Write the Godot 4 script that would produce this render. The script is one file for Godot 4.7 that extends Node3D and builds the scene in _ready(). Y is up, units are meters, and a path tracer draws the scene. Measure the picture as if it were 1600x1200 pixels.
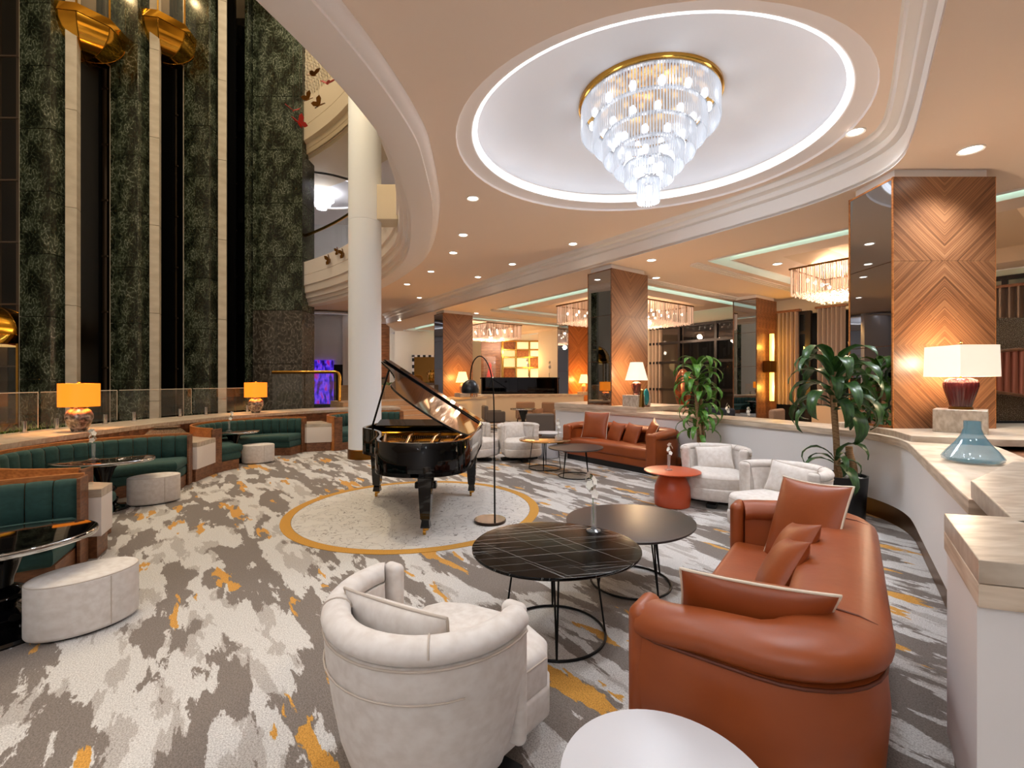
extends Node3D
# Hotel lobby lounge. Plan coordinates are Vector2(x, d): x to the right, d metres away from the camera (z = -d).

const GRID := 0.6265                      # turn of the column grid
const U := Vector2(0.587, -0.81)          # along the column row, towards the viewer
const W := Vector2(0.81, 0.587)           # across the row, towards the windows

var m := {}
var taken := {}


func _ready() -> void:
	set_camera_and_light()
	make_materials()
	build_shell()
	build_ceiling()
	build_tower()
	build_atrium()
	build_columns()
	build_half_walls()
	build_background()
	build_chandeliers()
	build_downlights()
	build_booths()
	build_seating()
	build_tables()
	build_piano()
	build_lamps()
	build_plants()
	build_small_things()


func set_camera_and_light() -> void:
	var cam := Camera3D.new()
	cam.name = "camera"
	cam.position = Vector3(0, 1.6, 0)
	cam.projection = Camera3D.PROJECTION_FRUSTUM
	cam.near = 0.05
	cam.far = 120.0
	cam.size = 0.05 * 1200.0 / 711.0
	cam.frustum_offset = Vector2(0, -0.05 * 5.0 / 711.0)
	cam.current = true
	add_child(cam)
	var e := Environment.new()
	e.background_mode = Environment.BG_COLOR
	e.background_color = Color(0.01, 0.012, 0.02)
	e.tonemap_mode = Environment.TONE_MAPPER_LINEAR
	e.tonemap_exposure = 1.75
	e.sdfgi_enabled = true
	e.ssao_enabled = true
	e.ssil_enabled = true
	var we := WorldEnvironment.new()
	we.name = "environment"
	we.environment = e
	add_child(we)


# ---------------------------------------------------------------- helpers

class Mold:
	# collects triangles of one mesh; faces are given counter-clockwise as seen from outside
	var st := SurfaceTool.new()
	var t := Transform3D()
	var g := 1
	var count := 0

	func _init() -> void:
		st.begin(Mesh.PRIMITIVE_TRIANGLES)

	func tri(a: Vector3, b: Vector3, c: Vector3, ua := Vector2.ZERO, ub := Vector2.ZERO, uc := Vector2.ZERO) -> void:
		st.set_uv(ua)
		st.add_vertex(t * a)
		st.set_uv(uc)
		st.add_vertex(t * c)
		st.set_uv(ub)
		st.add_vertex(t * b)
		count += 1

	func quad(a: Vector3, b: Vector3, c: Vector3, d: Vector3, ua := Vector2(0, 0), ub := Vector2(1, 0), uc := Vector2(1, 1), ud := Vector2(0, 1)) -> void:
		tri(a, b, c, ua, ub, uc)
		tri(a, c, d, ua, uc, ud)

	func flat() -> void:
		st.set_smooth_group(-1)

	func smooth() -> void:
		g += 1
		st.set_smooth_group(g)

	func box(c: Vector3, s: Vector3, b := 0.0) -> void:
		flat()
		var h := s / 2.0
		b = minf(b, minf(h.x, minf(h.y, h.z)) * 0.9)
		if b <= 0.0:
			for k in 3:
				for sg in [-1.0, 1.0]:
					var n := Vector3.ZERO
					n[k] = sg * h[k]
					var p := Vector3.ZERO
					p[(k + 1) % 3] = h[(k + 1) % 3] * sg
					var q := Vector3.ZERO
					q[(k + 2) % 3] = h[(k + 2) % 3]
					var sx: float = absf(2.0 * h[(k + 1) % 3])
					var sy: float = absf(2.0 * h[(k + 2) % 3])
					quad(c + n - p - q, c + n + p - q, c + n + p + q, c + n - p + q, Vector2(0, 0), Vector2(sx, 0), Vector2(sx, sy), Vector2(0, sy))
			return
		var i := h - Vector3(b, b, b)
		for k in 3:
			var k1 := (k + 1) % 3
			var k2 := (k + 2) % 3
			for sg in [-1.0, 1.0]:
				var n := Vector3.ZERO
				n[k] = sg * h[k]
				var p := Vector3.ZERO
				p[k1] = i[k1] * sg
				var q := Vector3.ZERO
				q[k2] = i[k2]
				quad(c + n - p - q, c + n + p - q, c + n + p + q, c + n - p + q)
				for s2 in [-1.0, 1.0]:
					# chamfer between face k (sg) and face k1 (s2)
					var a := Vector3.ZERO
					a[k] = sg * h[k]
					a[k1] = s2 * i[k1]
					var e := Vector3.ZERO
					e[k] = sg * i[k]
					e[k1] = s2 * h[k1]
					var z := Vector3.ZERO
					z[k2] = i[k2]
					if sg * s2 > 0.0:
						quad(c + a - z, c + e - z, c + e + z, c + a + z)
					else:
						quad(c + e - z, c + a - z, c + a + z, c + e + z)
		for sx in [-1.0, 1.0]:
			for sy in [-1.0, 1.0]:
				for sz in [-1.0, 1.0]:
					var s3 := Vector3(sx, sy, sz)
					var a := c + Vector3(h.x, i.y, i.z) * s3
					var d := c + Vector3(i.x, h.y, i.z) * s3
					var e := c + Vector3(i.x, i.y, h.z) * s3
					if sx * sy * sz > 0.0:
						tri(a, d, e)
					else:
						tri(a, e, d)

	func rbox(c: Vector3, s: Vector3, r: float, k := 4, bulge := 0.0) -> void:
		# box with round edges; bulge swells its top
		smooth()
		var h := s / 2.0
		r = minf(r, minf(h.x, minf(h.y, h.z)))
		var co := []
		for ax in 3:
			var l := []
			for i in k + 1:
				l.append(-h[ax] + r * (1.0 - tan((1.0 - float(i) / k) * PI / 4.0)))
			var mids := 4 if bulge != 0.0 else 1
			for i in range(1, mids):
				l.append(lerpf(-h[ax] + r, h[ax] - r, float(i) / mids))
			for i in k + 1:
				l.append(h[ax] - r * (1.0 - tan(float(i) / k * PI / 4.0)))
			co.append(l)
		var inn := h - Vector3(r, r, r)
		for ax in 3:
			var a1 := (ax + 1) % 3
			var a2 := (ax + 2) % 3
			for sg in [-1.0, 1.0]:
				var A: Array = co[a1]
				var B2: Array = co[a2]
				var pts := []
				for i in A.size():
					for j in B2.size():
						var p := Vector3.ZERO
						p[ax] = sg * h[ax]
						p[a1] = A[i] * sg
						p[a2] = B2[j]
						var q := p.clamp(-inn, inn)
						p = q + (p - q).normalized() * r
						if bulge != 0.0 and p.y > 0.0:
							p.y += bulge * (1.0 - pow(absf(p.x / h.x), 2.5)) * (1.0 - pow(absf(p.z / h.z), 2.5))
						pts.append(c + p)
				var nb := B2.size()
				for i in A.size() - 1:
					for j in nb - 1:
						quad(pts[i * nb + j], pts[(i + 1) * nb + j], pts[(i + 1) * nb + j + 1], pts[i * nb + j + 1])

	func groups(prof: Array) -> Array:
		var ids := [0]
		for j in range(1, prof.size() - 1):
			var a: Vector2 = prof[j] - prof[j - 1]
			var b: Vector2 = prof[j + 1] - prof[j]
			ids.append(ids[-1] + (1 if absf(a.angle_to(b)) > 0.62 else 0))
		return ids

	func lathe(prof: Array, segs := 32, at := Vector3.ZERO, sx := 1.0, sz := 1.0) -> void:
		# prof: Vector2(radius, y) from below upwards on the outside
		var ids := groups(prof)
		var g0 := g + 1
		g += 64
		var v := 0.0
		for j in prof.size() - 1:
			st.set_smooth_group(g0 + ids[j])
			var p: Vector2 = prof[j]
			var q: Vector2 = prof[j + 1]
			var v2 := v + p.distance_to(q)
			for i in segs:
				var a0 := TAU * i / segs
				var a1 := TAU * (i + 1) / segs
				var c0 := Vector2(cos(a0) * sx, -sin(a0) * sz)
				var c1 := Vector2(cos(a1) * sx, -sin(a1) * sz)
				var u0 := float(i) / segs
				var u1 := float(i + 1) / segs
				if p.x < 1e-5:
					tri(at + Vector3(0, p.y, 0), at + Vector3(c1.x * q.x, q.y, c1.y * q.x), at + Vector3(c0.x * q.x, q.y, c0.y * q.x), Vector2(u0, v), Vector2(u1, v2), Vector2(u0, v2))
				elif q.x < 1e-5:
					tri(at + Vector3(c0.x * p.x, p.y, c0.y * p.x), at + Vector3(c1.x * p.x, p.y, c1.y * p.x), at + Vector3(0, q.y, 0), Vector2(u0, v), Vector2(u1, v), Vector2(u0, v2))
				else:
					quad(at + Vector3(c0.x * p.x, p.y, c0.y * p.x), at + Vector3(c1.x * p.x, p.y, c1.y * p.x), at + Vector3(c1.x * q.x, q.y, c1.y * q.x), at + Vector3(c0.x * q.x, q.y, c0.y * q.x), Vector2(u0, v), Vector2(u1, v), Vector2(u1, v2), Vector2(u0, v2))
			v = v2

	func sweep(path: Array, prof: Array, closed := false, caps := false, wide := [], rise := []) -> void:
		# path: Vector2(x, d); prof: Vector2(offset to the right of travel, height)
		var n := path.size()
		var mit := []
		for i in n:
			var has0 := closed or i > 0
			var has1 := closed or i < n - 1
			var t0: Vector2 = (path[i] - path[posmod(i - 1, n)]).normalized() if has0 else Vector2.ZERO
			var t1: Vector2 = (path[(i + 1) % n] - path[i]).normalized() if has1 else t0
			if not has0:
				t0 = t1
			var n0 := Vector2(t0.y, -t0.x)
			var n1 := Vector2(t1.y, -t1.x)
			mit.append((n0 + n1) / maxf(0.35, 1.0 + n0.dot(n1)))
		var ids := groups(prof)
		var g0 := g + 1
		var seg := 0
		var segs := n if closed else n - 1
		var u := 0.0
		for i in segs:
			var k := (i + 1) % n
			if i > 0:
				var a: Vector2 = path[i] - path[i - 1]
				var b: Vector2 = path[k] - path[i]
				if absf(a.angle_to(b)) > 0.7:
					seg += 1
			var P0: Vector2 = path[i]
			var P1: Vector2 = path[k]
			var u2: float = u + P0.distance_to(P1)
			var v := 0.0
			for j in prof.size() - 1:
				var q: Vector2 = prof[j]
				var r: Vector2 = prof[j + 1]
				var v2 := v + q.distance_to(r)
				st.set_smooth_group(g0 + seg * 48 + ids[j])
				# wide: factor on offsets to the right at each point; rise: added height
				var w0: float = wide[i] if wide else 1.0
				var w1: float = wide[k] if wide else 1.0
				var y0: float = rise[i] if rise else 0.0
				var y1: float = rise[k] if rise else 0.0
				var a0: Vector2 = P0 + mit[i] * (q.x * (w0 if q.x > 0.0 else 1.0))
				var a1: Vector2 = P1 + mit[k] * (q.x * (w1 if q.x > 0.0 else 1.0))
				var b1: Vector2 = P1 + mit[k] * (r.x * (w1 if r.x > 0.0 else 1.0))
				var b0: Vector2 = P0 + mit[i] * (r.x * (w0 if r.x > 0.0 else 1.0))
				quad(Vector3(a0.x, q.y + y0, -a0.y), Vector3(a1.x, q.y + y1, -a1.y), Vector3(b1.x, r.y + y1, -b1.y), Vector3(b0.x, r.y + y0, -b0.y), Vector2(u, v), Vector2(u2, v), Vector2(u2, v2), Vector2(u, v2))
				v = v2
			u = u2
		g = g0 + (seg + 1) * 48
		if caps and not closed:
			flat()
			var poly := PackedVector2Array(prof)
			if poly[0].is_equal_approx(poly[poly.size() - 1]):
				poly.remove_at(poly.size() - 1)
			var tr := Geometry2D.triangulate_polygon(poly)
			for e in [0, n - 1]:
				for i in range(0, tr.size(), 3):
					var c := []
					for k in 3:
						var o: Vector2 = path[e] + mit[e] * poly[tr[i + k]].x
						c.append(Vector3(o.x, poly[tr[i + k]].y + (rise[e] if rise else 0.0), -o.y))
					tri(c[0], c[1], c[2])

	func ring(poly: Array, inset: float, y: float) -> Array:
		var n := poly.size()
		var out := []
		for i in n:
			var t0: Vector2 = (poly[i] - poly[posmod(i - 1, n)]).normalized()
			var t1: Vector2 = (poly[(i + 1) % n] - poly[i]).normalized()
			var n0 := Vector2(t0.y, -t0.x)
			var n1 := Vector2(t1.y, -t1.x)
			var o: Vector2 = poly[i] - (n0 + n1) / maxf(0.35, 1.0 + n0.dot(n1)) * inset
			out.append(Vector3(o.x, y, -o.y))
		return out

	func pad(poly_in: Array, y0: float, y1: float, rt := 0.0, rb := 0.0, dome := 0.0, k := 4) -> void:
		# a plan outline Vector2(x, d) raised from y0 to y1, its upper and lower edges rounded by rt and rb
		var poly := poly_in.duplicate()
		var area := 0.0
		for i in poly.size():
			area += poly[i].cross(poly[(i + 1) % poly.size()])
		if area < 0.0:
			poly.reverse()
		var rings := []
		if rb > 0.0:
			for i in k:
				var a := PI / 2.0 * i / k
				rings.append(ring(poly, rb * (1.0 - sin(a)), y0 + rb * (1.0 - cos(a))))
		rings.append(ring(poly, 0.0, y0 + rb))
		rings.append(ring(poly, 0.0, y1 - rt))
		if rt > 0.0:
			for i in range(1, k + 1):
				var a := PI / 2.0 * i / k
				rings.append(ring(poly, rt * (1.0 - cos(a)), y1 - rt * (1.0 - sin(a))))
		if dome > 0.0:
			for i in range(1, 4):
				rings.append(ring(poly, rt + dome * 2.0 * i, y1 + dome * (1.0 - pow(1.0 - i / 3.0, 2.0))))
		var g0 := g + 1
		g += 40
		var n := poly.size()
		var sg := 0
		var u := 0.0
		for i in n:
			var kx := (i + 1) % n
			if i > 0:
				var a: Vector2 = poly[i] - poly[i - 1]
				var b: Vector2 = poly[kx] - poly[i]
				if absf(a.angle_to(b)) > 0.62:
					sg += 1
			var last: bool = sg > 0 and i == n - 1 and absf((poly[i] - poly[i - 1]).angle_to(poly[0] - poly[i])) < 0.62
			st.set_smooth_group(g0 + sg % 38)
			var u2: float = u + poly[i].distance_to(poly[kx])
			for j in rings.size() - 1:
				var v0: float = rings[j][i].y
				var v1: float = rings[j + 1][i].y
				quad(rings[j][i], rings[j][kx], rings[j + 1][kx], rings[j + 1][i], Vector2(u, v0), Vector2(u2, v0), Vector2(u2, v1), Vector2(u, v1))
			u = u2
		for e in [0, rings.size() - 1]:
			st.set_smooth_group(g0 if (e == 0 and rb > 0.0 or e > 0 and rt > 0.0) and sg == 0 else -1)
			var pts := PackedVector2Array()
			for p in rings[e]:
				pts.append(Vector2(p.x, p.z))
			var tr := Geometry2D.triangulate_polygon(pts)
			for i in range(0, tr.size(), 3):
				var a: Vector3 = rings[e][tr[i]]
				var b: Vector3 = rings[e][tr[i + 1]]
				var c: Vector3 = rings[e][tr[i + 2]]
				var up := (b - a).cross(c - a).y > 0.0
				if up != (e > 0):
					var s := b
					b = c
					c = s
				tri(a, b, c, Vector2(a.x, a.z), Vector2(b.x, b.z), Vector2(c.x, c.z))

	func tube(path: Array, r, segs := 10, closed := false) -> void:
		var n := path.size()
		smooth()
		var rings := []
		var side := Vector3.ZERO
		for i in n:
			var d: Vector3
			if closed:
				d = (path[(i + 1) % n] - path[posmod(i - 1, n)]).normalized()
			else:
				d = (path[mini(i + 1, n - 1)] - path[maxi(i - 1, 0)]).normalized()
			if side == Vector3.ZERO:
				side = d.cross(Vector3.UP if absf(d.y) < 0.9 else Vector3.RIGHT).normalized()
			side = (side - d * side.dot(d)).normalized()
			var up := side.cross(d)
			var rr: float = r[i] if r is Array else r
			var l := []
			for k in segs:
				var a := TAU * k / segs
				l.append(path[i] + (side * cos(a) + up * sin(a)) * rr)
			rings.append(l)
		for i in (n if closed else n - 1):
			var j := (i + 1) % n
			for k in segs:
				var k2 := (k + 1) % segs
				quad(rings[i][k2], rings[i][k], rings[j][k], rings[j][k2], Vector2(float(k + 1) / segs, i), Vector2(float(k) / segs, i), Vector2(float(k) / segs, j), Vector2(float(k + 1) / segs, j))
		if not closed:
			for e in [0, n - 1]:
				flat()
				for k in segs:
					var a: Vector3 = rings[e][k]
					var b: Vector3 = rings[e][(k + 1) % segs]
					if e == 0:
						tri(path[e], a, b)
					else:
						tri(path[e], b, a)

	func grid(pts: Array, nu: int, nv: int, su := 1.0, sv := 1.0) -> void:
		# pts[i * nv + j]
		smooth()
		for i in nu - 1:
			for j in nv - 1:
				var a := Vector2(float(i) / (nu - 1) * su, float(j) / (nv - 1) * sv)
				var b := Vector2(float(i + 1) / (nu - 1) * su, float(j + 1) / (nv - 1) * sv)
				quad(pts[i * nv + j], pts[(i + 1) * nv + j], pts[(i + 1) * nv + j + 1], pts[i * nv + j + 1], a, Vector2(b.x, a.y), b, Vector2(a.x, b.y))

	func ball(c: Vector3, r: Vector3, segs := 20, rows := 10) -> void:
		var p := []
		for i in rows + 1:
			var a := -PI / 2.0 + PI * i / rows
			p.append(Vector2(maxf(0.0, cos(a)) if i > 0 and i < rows else 0.0, sin(a)))
		var keep := t
		t = t * Transform3D(Basis.from_scale(r), c)
		lathe(p, segs)
		t = keep

	func pillow(w: float, h: float, th: float, n := 12) -> void:
		# stands in the xy plane, centred, with pinched corners
		for sg in [1.0, -1.0]:
			smooth()
			var pts := []
			for i in n + 1:
				for j in n + 1:
					var a := -1.0 + 2.0 * i / n
					var b := -1.0 + 2.0 * j / n
					var u := sin(a * PI / 2.0)
					var v := sin(b * PI / 2.0)
					var z: float = sg * th / 2.0 * pow(maxf(0.0, (1.0 - pow(absf(u), 2.6)) * (1.0 - pow(absf(v), 2.6))), 0.55)
					pts.append(Vector3(u * w / 2.0 * (1.0 - 0.07 * (1.0 - v * v)) * sg, v * h / 2.0 * (1.0 - 0.07 * (1.0 - u * u)), z))
			grid(pts, n + 1, n + 1)

	func made() -> ArrayMesh:
		st.generate_normals()
		return st.commit()


func pillow_edge(w: float, h: float, n := 8) -> Array:
	var out := []
	for s in 4:
		for i in n:
			var a := sin((-1.0 + 2.0 * i / n) * PI / 2.0)
			var u: float = [a, 1.0, -a, -1.0][s]
			var v: float = [-1.0, a, 1.0, -a][s]
			out.append(Vector3(u * w / 2.0 * (1.0 - 0.07 * (1.0 - v * v)), v * h / 2.0 * (1.0 - 0.07 * (1.0 - u * u)), 0))
	return out


func numbered(called: String) -> String:
	var n: int = taken.get(called, 0)
	taken[called] = n + 1
	return called if n == 0 else "%s_%03d" % [called, n]


func tag(o: Node, label: String, category: String, group := "") -> Node:
	o.set_meta("label", label)
	o.set_meta("category", category)
	if group:
		o.set_meta("group", group)
	return o


func thing(called: String, label: String, category: String, at := Vector3.ZERO, turn := 0.0, group := "") -> Node3D:
	var o := Node3D.new()
	o.name = numbered(called)
	add_child(o)
	o.position = at
	o.rotation.y = turn
	tag(o, label, category, group)
	return o


func part(called: String, mold: Mold, material: Material, parent: Node) -> MeshInstance3D:
	return part_mesh(called, mold.made(), material, parent)


func part_mesh(called: String, mesh: Mesh, material: Material, parent: Node, place := Transform3D()) -> MeshInstance3D:
	var o := MeshInstance3D.new()
	o.mesh = mesh
	o.material_override = material
	o.transform = place
	if parent == self:
		o.name = numbered(called)
		add_child(o)
	else:
		o.name = called
		parent.add_child(o, true)
	return o


func structure(called: String, mold: Mold, material: Material, parent: Node = self) -> MeshInstance3D:
	var o := part(called, mold, material, parent)
	if parent == self:
		o.set_meta("kind", "structure")
	return o


func stuff(o: Node) -> Node:
	o.set_meta("kind", "stuff")
	return o


func copy(o: Node3D, at: Vector3, turn: float, label: String) -> Node3D:
	var c: Node3D = o.duplicate()
	var base: String = o.get_meta("base_name") if o.has_meta("base_name") else String(o.name)
	c.name = numbered(base.rstrip("0123456789").rstrip("_"))
	add_child(c)
	c.position = at
	c.rotation.y = turn
	c.set_meta("label", label)
	return c


func P(x: float, h: float, d: float) -> Vector3:
	return Vector3(x, h, -d)


func G(o: Vector2, a: float, b: float) -> Vector2:
	return o + U * a + W * b


func facing(fx: float, fd: float) -> float:
	return atan2(fx, -fd)


func spline(pts: Array, per := 6, closed := false) -> Array:
	var out := []
	var n := pts.size()
	for i in (n if closed else n - 1):
		var a: Vector2 = pts[posmod(i - 1, n) if closed else maxi(i - 1, 0)]
		var b: Vector2 = pts[i]
		var c: Vector2 = pts[(i + 1) % n]
		var e: Vector2 = pts[(i + 2) % n if closed else mini(i + 2, n - 1)]
		for k in per:
			out.append(b.cubic_interpolate(c, a, e, float(k) / per))
	if not closed:
		out.append(pts[n - 1])
	return out


func circle(c: Vector2, rx: float, rd := -1.0, n := 48, from := 0.0, to := TAU) -> Array:
	var out := []
	var full := is_equal_approx(to - from, TAU)
	for i in (n if full else n + 1):
		var a := from + (to - from) * i / n
		out.append(c + Vector2(cos(a) * rx, sin(a) * (rd if rd > 0.0 else rx)))
	return out


func omni(at: Vector3, color: Color, energy: float, size := 0.08, parent: Node = self) -> OmniLight3D:
	var l := OmniLight3D.new()
	l.name = "bulb_light"
	l.position = at
	l.light_color = color
	l.light_energy = energy
	l.light_size = size
	l.omni_range = 40.0
	l.omni_attenuation = 2.0
	l.shadow_enabled = true
	parent.add_child(l, true)
	return l


func spot(at: Vector3, color: Color, energy: float, angle := 55.0, parent: Node = self) -> SpotLight3D:
	var l := SpotLight3D.new()
	l.name = "downlight_light"
	l.position = at
	l.rotation.x = -PI / 2.0
	l.light_color = color
	l.light_energy = energy
	l.light_size = 0.14
	l.spot_angle = angle
	l.spot_angle_attenuation = 1.0
	l.spot_range = 40.0
	l.spot_attenuation = 2.0
	l.shadow_enabled = true
	parent.add_child(l, true)
	return l


func area(at: Vector3, down: bool, turn: float, size: Vector2, color: Color, energy: float, parent: Node = self) -> AreaLight3D:
	var l := AreaLight3D.new()
	l.name = "strip_light"
	parent.add_child(l, true)
	l.position = at
	l.basis = Basis(Vector3.UP, turn) * Basis(Vector3.RIGHT, -PI / 2.0 if down else PI / 2.0)
	l.area_size = size
	l.light_color = color
	l.light_energy = energy
	l.area_range = 40.0
	l.area_attenuation = 2.0
	l.shadow_enabled = true
	return l


# ---------------------------------------------------------------- materials

func C(r: int, g: int, b: int) -> Color:
	return Color8(r, g, b)


func noise(freq: float, seed_: int, octaves := 4, kind := FastNoiseLite.TYPE_SIMPLEX_SMOOTH, ridged := false, warp := 0.0) -> FastNoiseLite:
	var n := FastNoiseLite.new()
	n.noise_type = kind
	n.seed = seed_
	n.frequency = freq
	n.fractal_type = FastNoiseLite.FRACTAL_RIDGED if ridged else FastNoiseLite.FRACTAL_FBM
	n.fractal_octaves = octaves
	if warp > 0.0:
		n.domain_warp_enabled = true
		n.domain_warp_amplitude = warp
		n.domain_warp_frequency = freq * 0.8
		n.domain_warp_fractal_octaves = 3
	return n


func ntex(n: FastNoiseLite, ramp: Array, size := 512, step := false) -> NoiseTexture2D:
	var g := Gradient.new()
	var off := PackedFloat32Array()
	var col := PackedColorArray()
	for r in ramp:
		off.append(r[0])
		col.append(r[1])
	g.offsets = off
	g.colors = col
	if step:
		g.interpolation_mode = Gradient.GRADIENT_INTERPOLATE_CONSTANT
	var t := NoiseTexture2D.new()
	t.width = size
	t.height = size
	t.seamless = true
	t.noise = n
	t.color_ramp = g
	return t


func grey(n: FastNoiseLite, size := 256) -> NoiseTexture2D:
	return ntex(n, [[0.0, Color.BLACK], [1.0, Color.WHITE]], size)


func mat(called: String, color: Color, rough := 0.6, metal := 0.0, tex: Texture2D = null, tri := Vector3.ZERO) -> StandardMaterial3D:
	var s := StandardMaterial3D.new()
	s.resource_name = called
	s.albedo_color = color
	s.roughness = rough
	s.metallic = metal
	if tex:
		s.albedo_texture = tex
	if tri != Vector3.ZERO:
		s.uv1_triplanar = true
		s.uv1_scale = tri
	m[called] = s
	return s


func relief(s: StandardMaterial3D, tex: Texture2D, cm: float) -> void:
	s.heightmap_enabled = true
	s.heightmap_texture = tex
	s.heightmap_scale = cm


func glow(called: String, color: Color, energy: float, base := Color.WHITE) -> StandardMaterial3D:
	var s := mat(called, base, 0.5)
	s.emission_enabled = true
	s.emission = color
	s.emission_energy_multiplier = energy
	return s


func pane(called: String, color: Color, alpha: float) -> StandardMaterial3D:
	var s := mat(called, color, 0.02)
	s.transparency = BaseMaterial3D.TRANSPARENCY_ALPHA
	s.albedo_color.a = alpha
	return s


func make_materials() -> void:
	# plain paint
	mat("ceiling", C(246, 224, 205), 0.9)
	mat("trim", C(240, 232, 224), 0.7)
	mat("dome", C(232, 230, 230), 0.8)
	mat("cream", C(228, 212, 186), 0.75)
	mat("white_wall", C(234, 229, 226), 0.7)
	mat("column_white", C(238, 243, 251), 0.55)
	mat("dark", C(12, 12, 13), 0.5)
	mat("shaft", C(10, 10, 11), 0.35)
	mat("black_metal", C(18, 18, 19), 0.35, 0.6)
	mat("steel_dark", C(104, 88, 74), 0.5, 0.15)
	mat("black_gloss", C(4, 4, 5), 0.04)
	mat("chrome", C(205, 205, 205), 0.1, 1.0)
	mat("brass", C(206, 156, 70), 0.16, 1.0)
	mat("gold", C(232, 172, 62), 0.12, 1.0)
	mat("gold_dark", C(150, 105, 35), 0.2, 1.0)
	mat("bronze", C(120, 82, 36), 0.35, 1.0)
	mat("bronze_dark", C(60, 46, 38), 0.25, 0.8)
	mat("black_satin", C(20, 20, 22), 0.3)
	mat("mirror_grey", C(168, 172, 178), 0.015, 1.0)
	mat("mirror_black", C(52, 52, 54), 0.03, 1.0)
	mat("ring_pale", C(246, 236, 230), 0.6)
	# carpet
	mat("carpet", Color.WHITE, 0.95, 0.0, carpet_texture())
	m.carpet.uv1_scale = Vector3(1.0 / 5.0, 1.0 / 19.0, 1)
	m.carpet.rim_enabled = true
	m.carpet.rim = 0.25
	m.carpet.detail_enabled = true
	m.carpet.detail_blend_mode = BaseMaterial3D.BLEND_MODE_MUL
	m.carpet.detail_uv_layer = BaseMaterial3D.DETAIL_UV_2
	m.carpet.uv2_scale = Vector3(0.9, 0.9, 1)
	m.carpet.detail_albedo = ntex(noise(0.11, 5, 4), [[0.2, C(198, 196, 194)], [0.55, C(240, 240, 240)], [0.9, Color.WHITE]], 1024)
	mat("medallion", Color.WHITE, 0.95, 0.0, ntex(noise(0.006, 9, 3, FastNoiseLite.TYPE_SIMPLEX_SMOOTH, false, 60.0), [[0.0, C(206, 200, 193)], [0.36, C(198, 192, 186)], [0.372, C(84, 74, 68)], [0.384, C(202, 197, 191)], [0.586, C(198, 192, 186)], [0.598, C(84, 74, 68)], [0.61, C(202, 197, 191)], [1.0, C(205, 199, 192)]], 1024), Vector3(0.55, 0.55, 0.55))
	mat("mustard", C(206, 150, 62), 0.95, 0.0, grey_mul(noise(0.12, 3, 3)), Vector3(1.5, 1.5, 1.5))
	# stone
	mat("green_marble", Color.WHITE, 0.22, 0.0, ntex(noise(0.016, 21, 5, FastNoiseLite.TYPE_SIMPLEX_SMOOTH, true, 40.0), [[0.0, C(30, 35, 29)], [0.5, C(54, 62, 50)], [0.76, C(90, 98, 84)], [0.87, C(156, 162, 148)], [0.93, C(224, 226, 216)], [1.0, C(222, 222, 214)]], 1024), Vector3(0.42, 0.3, 0.42))
	m.green_marble.detail_enabled = true
	m.green_marble.detail_blend_mode = BaseMaterial3D.BLEND_MODE_MUL
	m.green_marble.detail_albedo = ntex(noise(0.007, 22, 4, FastNoiseLite.TYPE_SIMPLEX_SMOOTH, false, 30.0), [[0.25, C(120, 126, 116)], [0.6, C(235, 238, 230)], [0.75, Color.WHITE]], 512)
	mat("grey_marble", Color.WHITE, 0.2, 0.0, ntex(noise(0.012, 25, 5, FastNoiseLite.TYPE_SIMPLEX_SMOOTH, true, 50.0), [[0.0, C(40, 38, 34)], [0.5, C(66, 62, 56)], [0.78, C(96, 90, 82)], [0.9, C(150, 142, 132)], [0.96, C(214, 206, 196)], [1.0, C(226, 220, 212)]], 1024), Vector3(0.36, 0.27, 0.36))
	mat("travertine", Color.WHITE, 0.45, 0.0, ntex(noise(0.01, 31, 5), [[0.2, C(186, 163, 138)], [0.5, C(208, 187, 163)], [0.8, C(222, 204, 182)]], 512), Vector3(0.6, 4.0, 0.6))
	mat("stone_top", Color.WHITE, 0.3, 0.0, ntex(noise(0.01, 33, 5), [[0.2, C(176, 158, 138)], [0.5, C(194, 179, 160)], [0.8, C(208, 195, 178)]], 512), Vector3(0.8, 1.6, 3.0))
	mat("pale_stone", Color.WHITE, 0.5, 0.0, ntex(noise(0.012, 35, 4), [[0.2, C(196, 184, 166)], [0.8, C(216, 206, 190)]], 256), Vector3(0.5, 1, 0.5))
	mat("black_marble", Color.WHITE, 0.16, 0.0, line_marble())
	m.black_marble.metallic_specular = 0.25
	# wood
	wood("walnut", C(98, 62, 38), C(140, 94, 62), C(170, 122, 84), 41, 0.35)
	wood("oak_dark", C(86, 52, 32), C(122, 78, 50), C(146, 98, 64), 43, 0.4)
	m.oak_dark.uv1_triplanar = true
	m.oak_dark.uv1_scale = Vector3(5.0, 0.5, 5.0)
	wood("oak_lit", C(150, 86, 38), C(188, 116, 58), C(206, 136, 74), 45, 0.4)  # oak_dark made lighter: warm lamp glow put into the wood colour
	m.oak_lit.uv1_triplanar = true
	m.oak_lit.uv1_scale = Vector3(5.0, 0.5, 5.0)
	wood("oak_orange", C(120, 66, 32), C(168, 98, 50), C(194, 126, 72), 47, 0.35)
	wood("oak_pale", C(170, 132, 100), C(198, 160, 124), C(214, 180, 146), 49, 0.45)
	m.oak_pale.uv1_triplanar = true
	m.oak_pale.uv1_scale = Vector3(0.4, 5.0, 5.0)
	# cloth and leather
	mat("suede", Color.WHITE, 0.85, 0.0, ntex(noise(0.014, 51, 4), [[0.2, C(206, 196, 187)], [0.5, C(214, 205, 197)], [0.8, C(220, 213, 206)]], 512), Vector3(2.2, 2.2, 2.2))
	m.suede.rim_enabled = true
	m.suede.rim = 0.35
	mat("suede_seam", C(190, 176, 162), 0.9)
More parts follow.
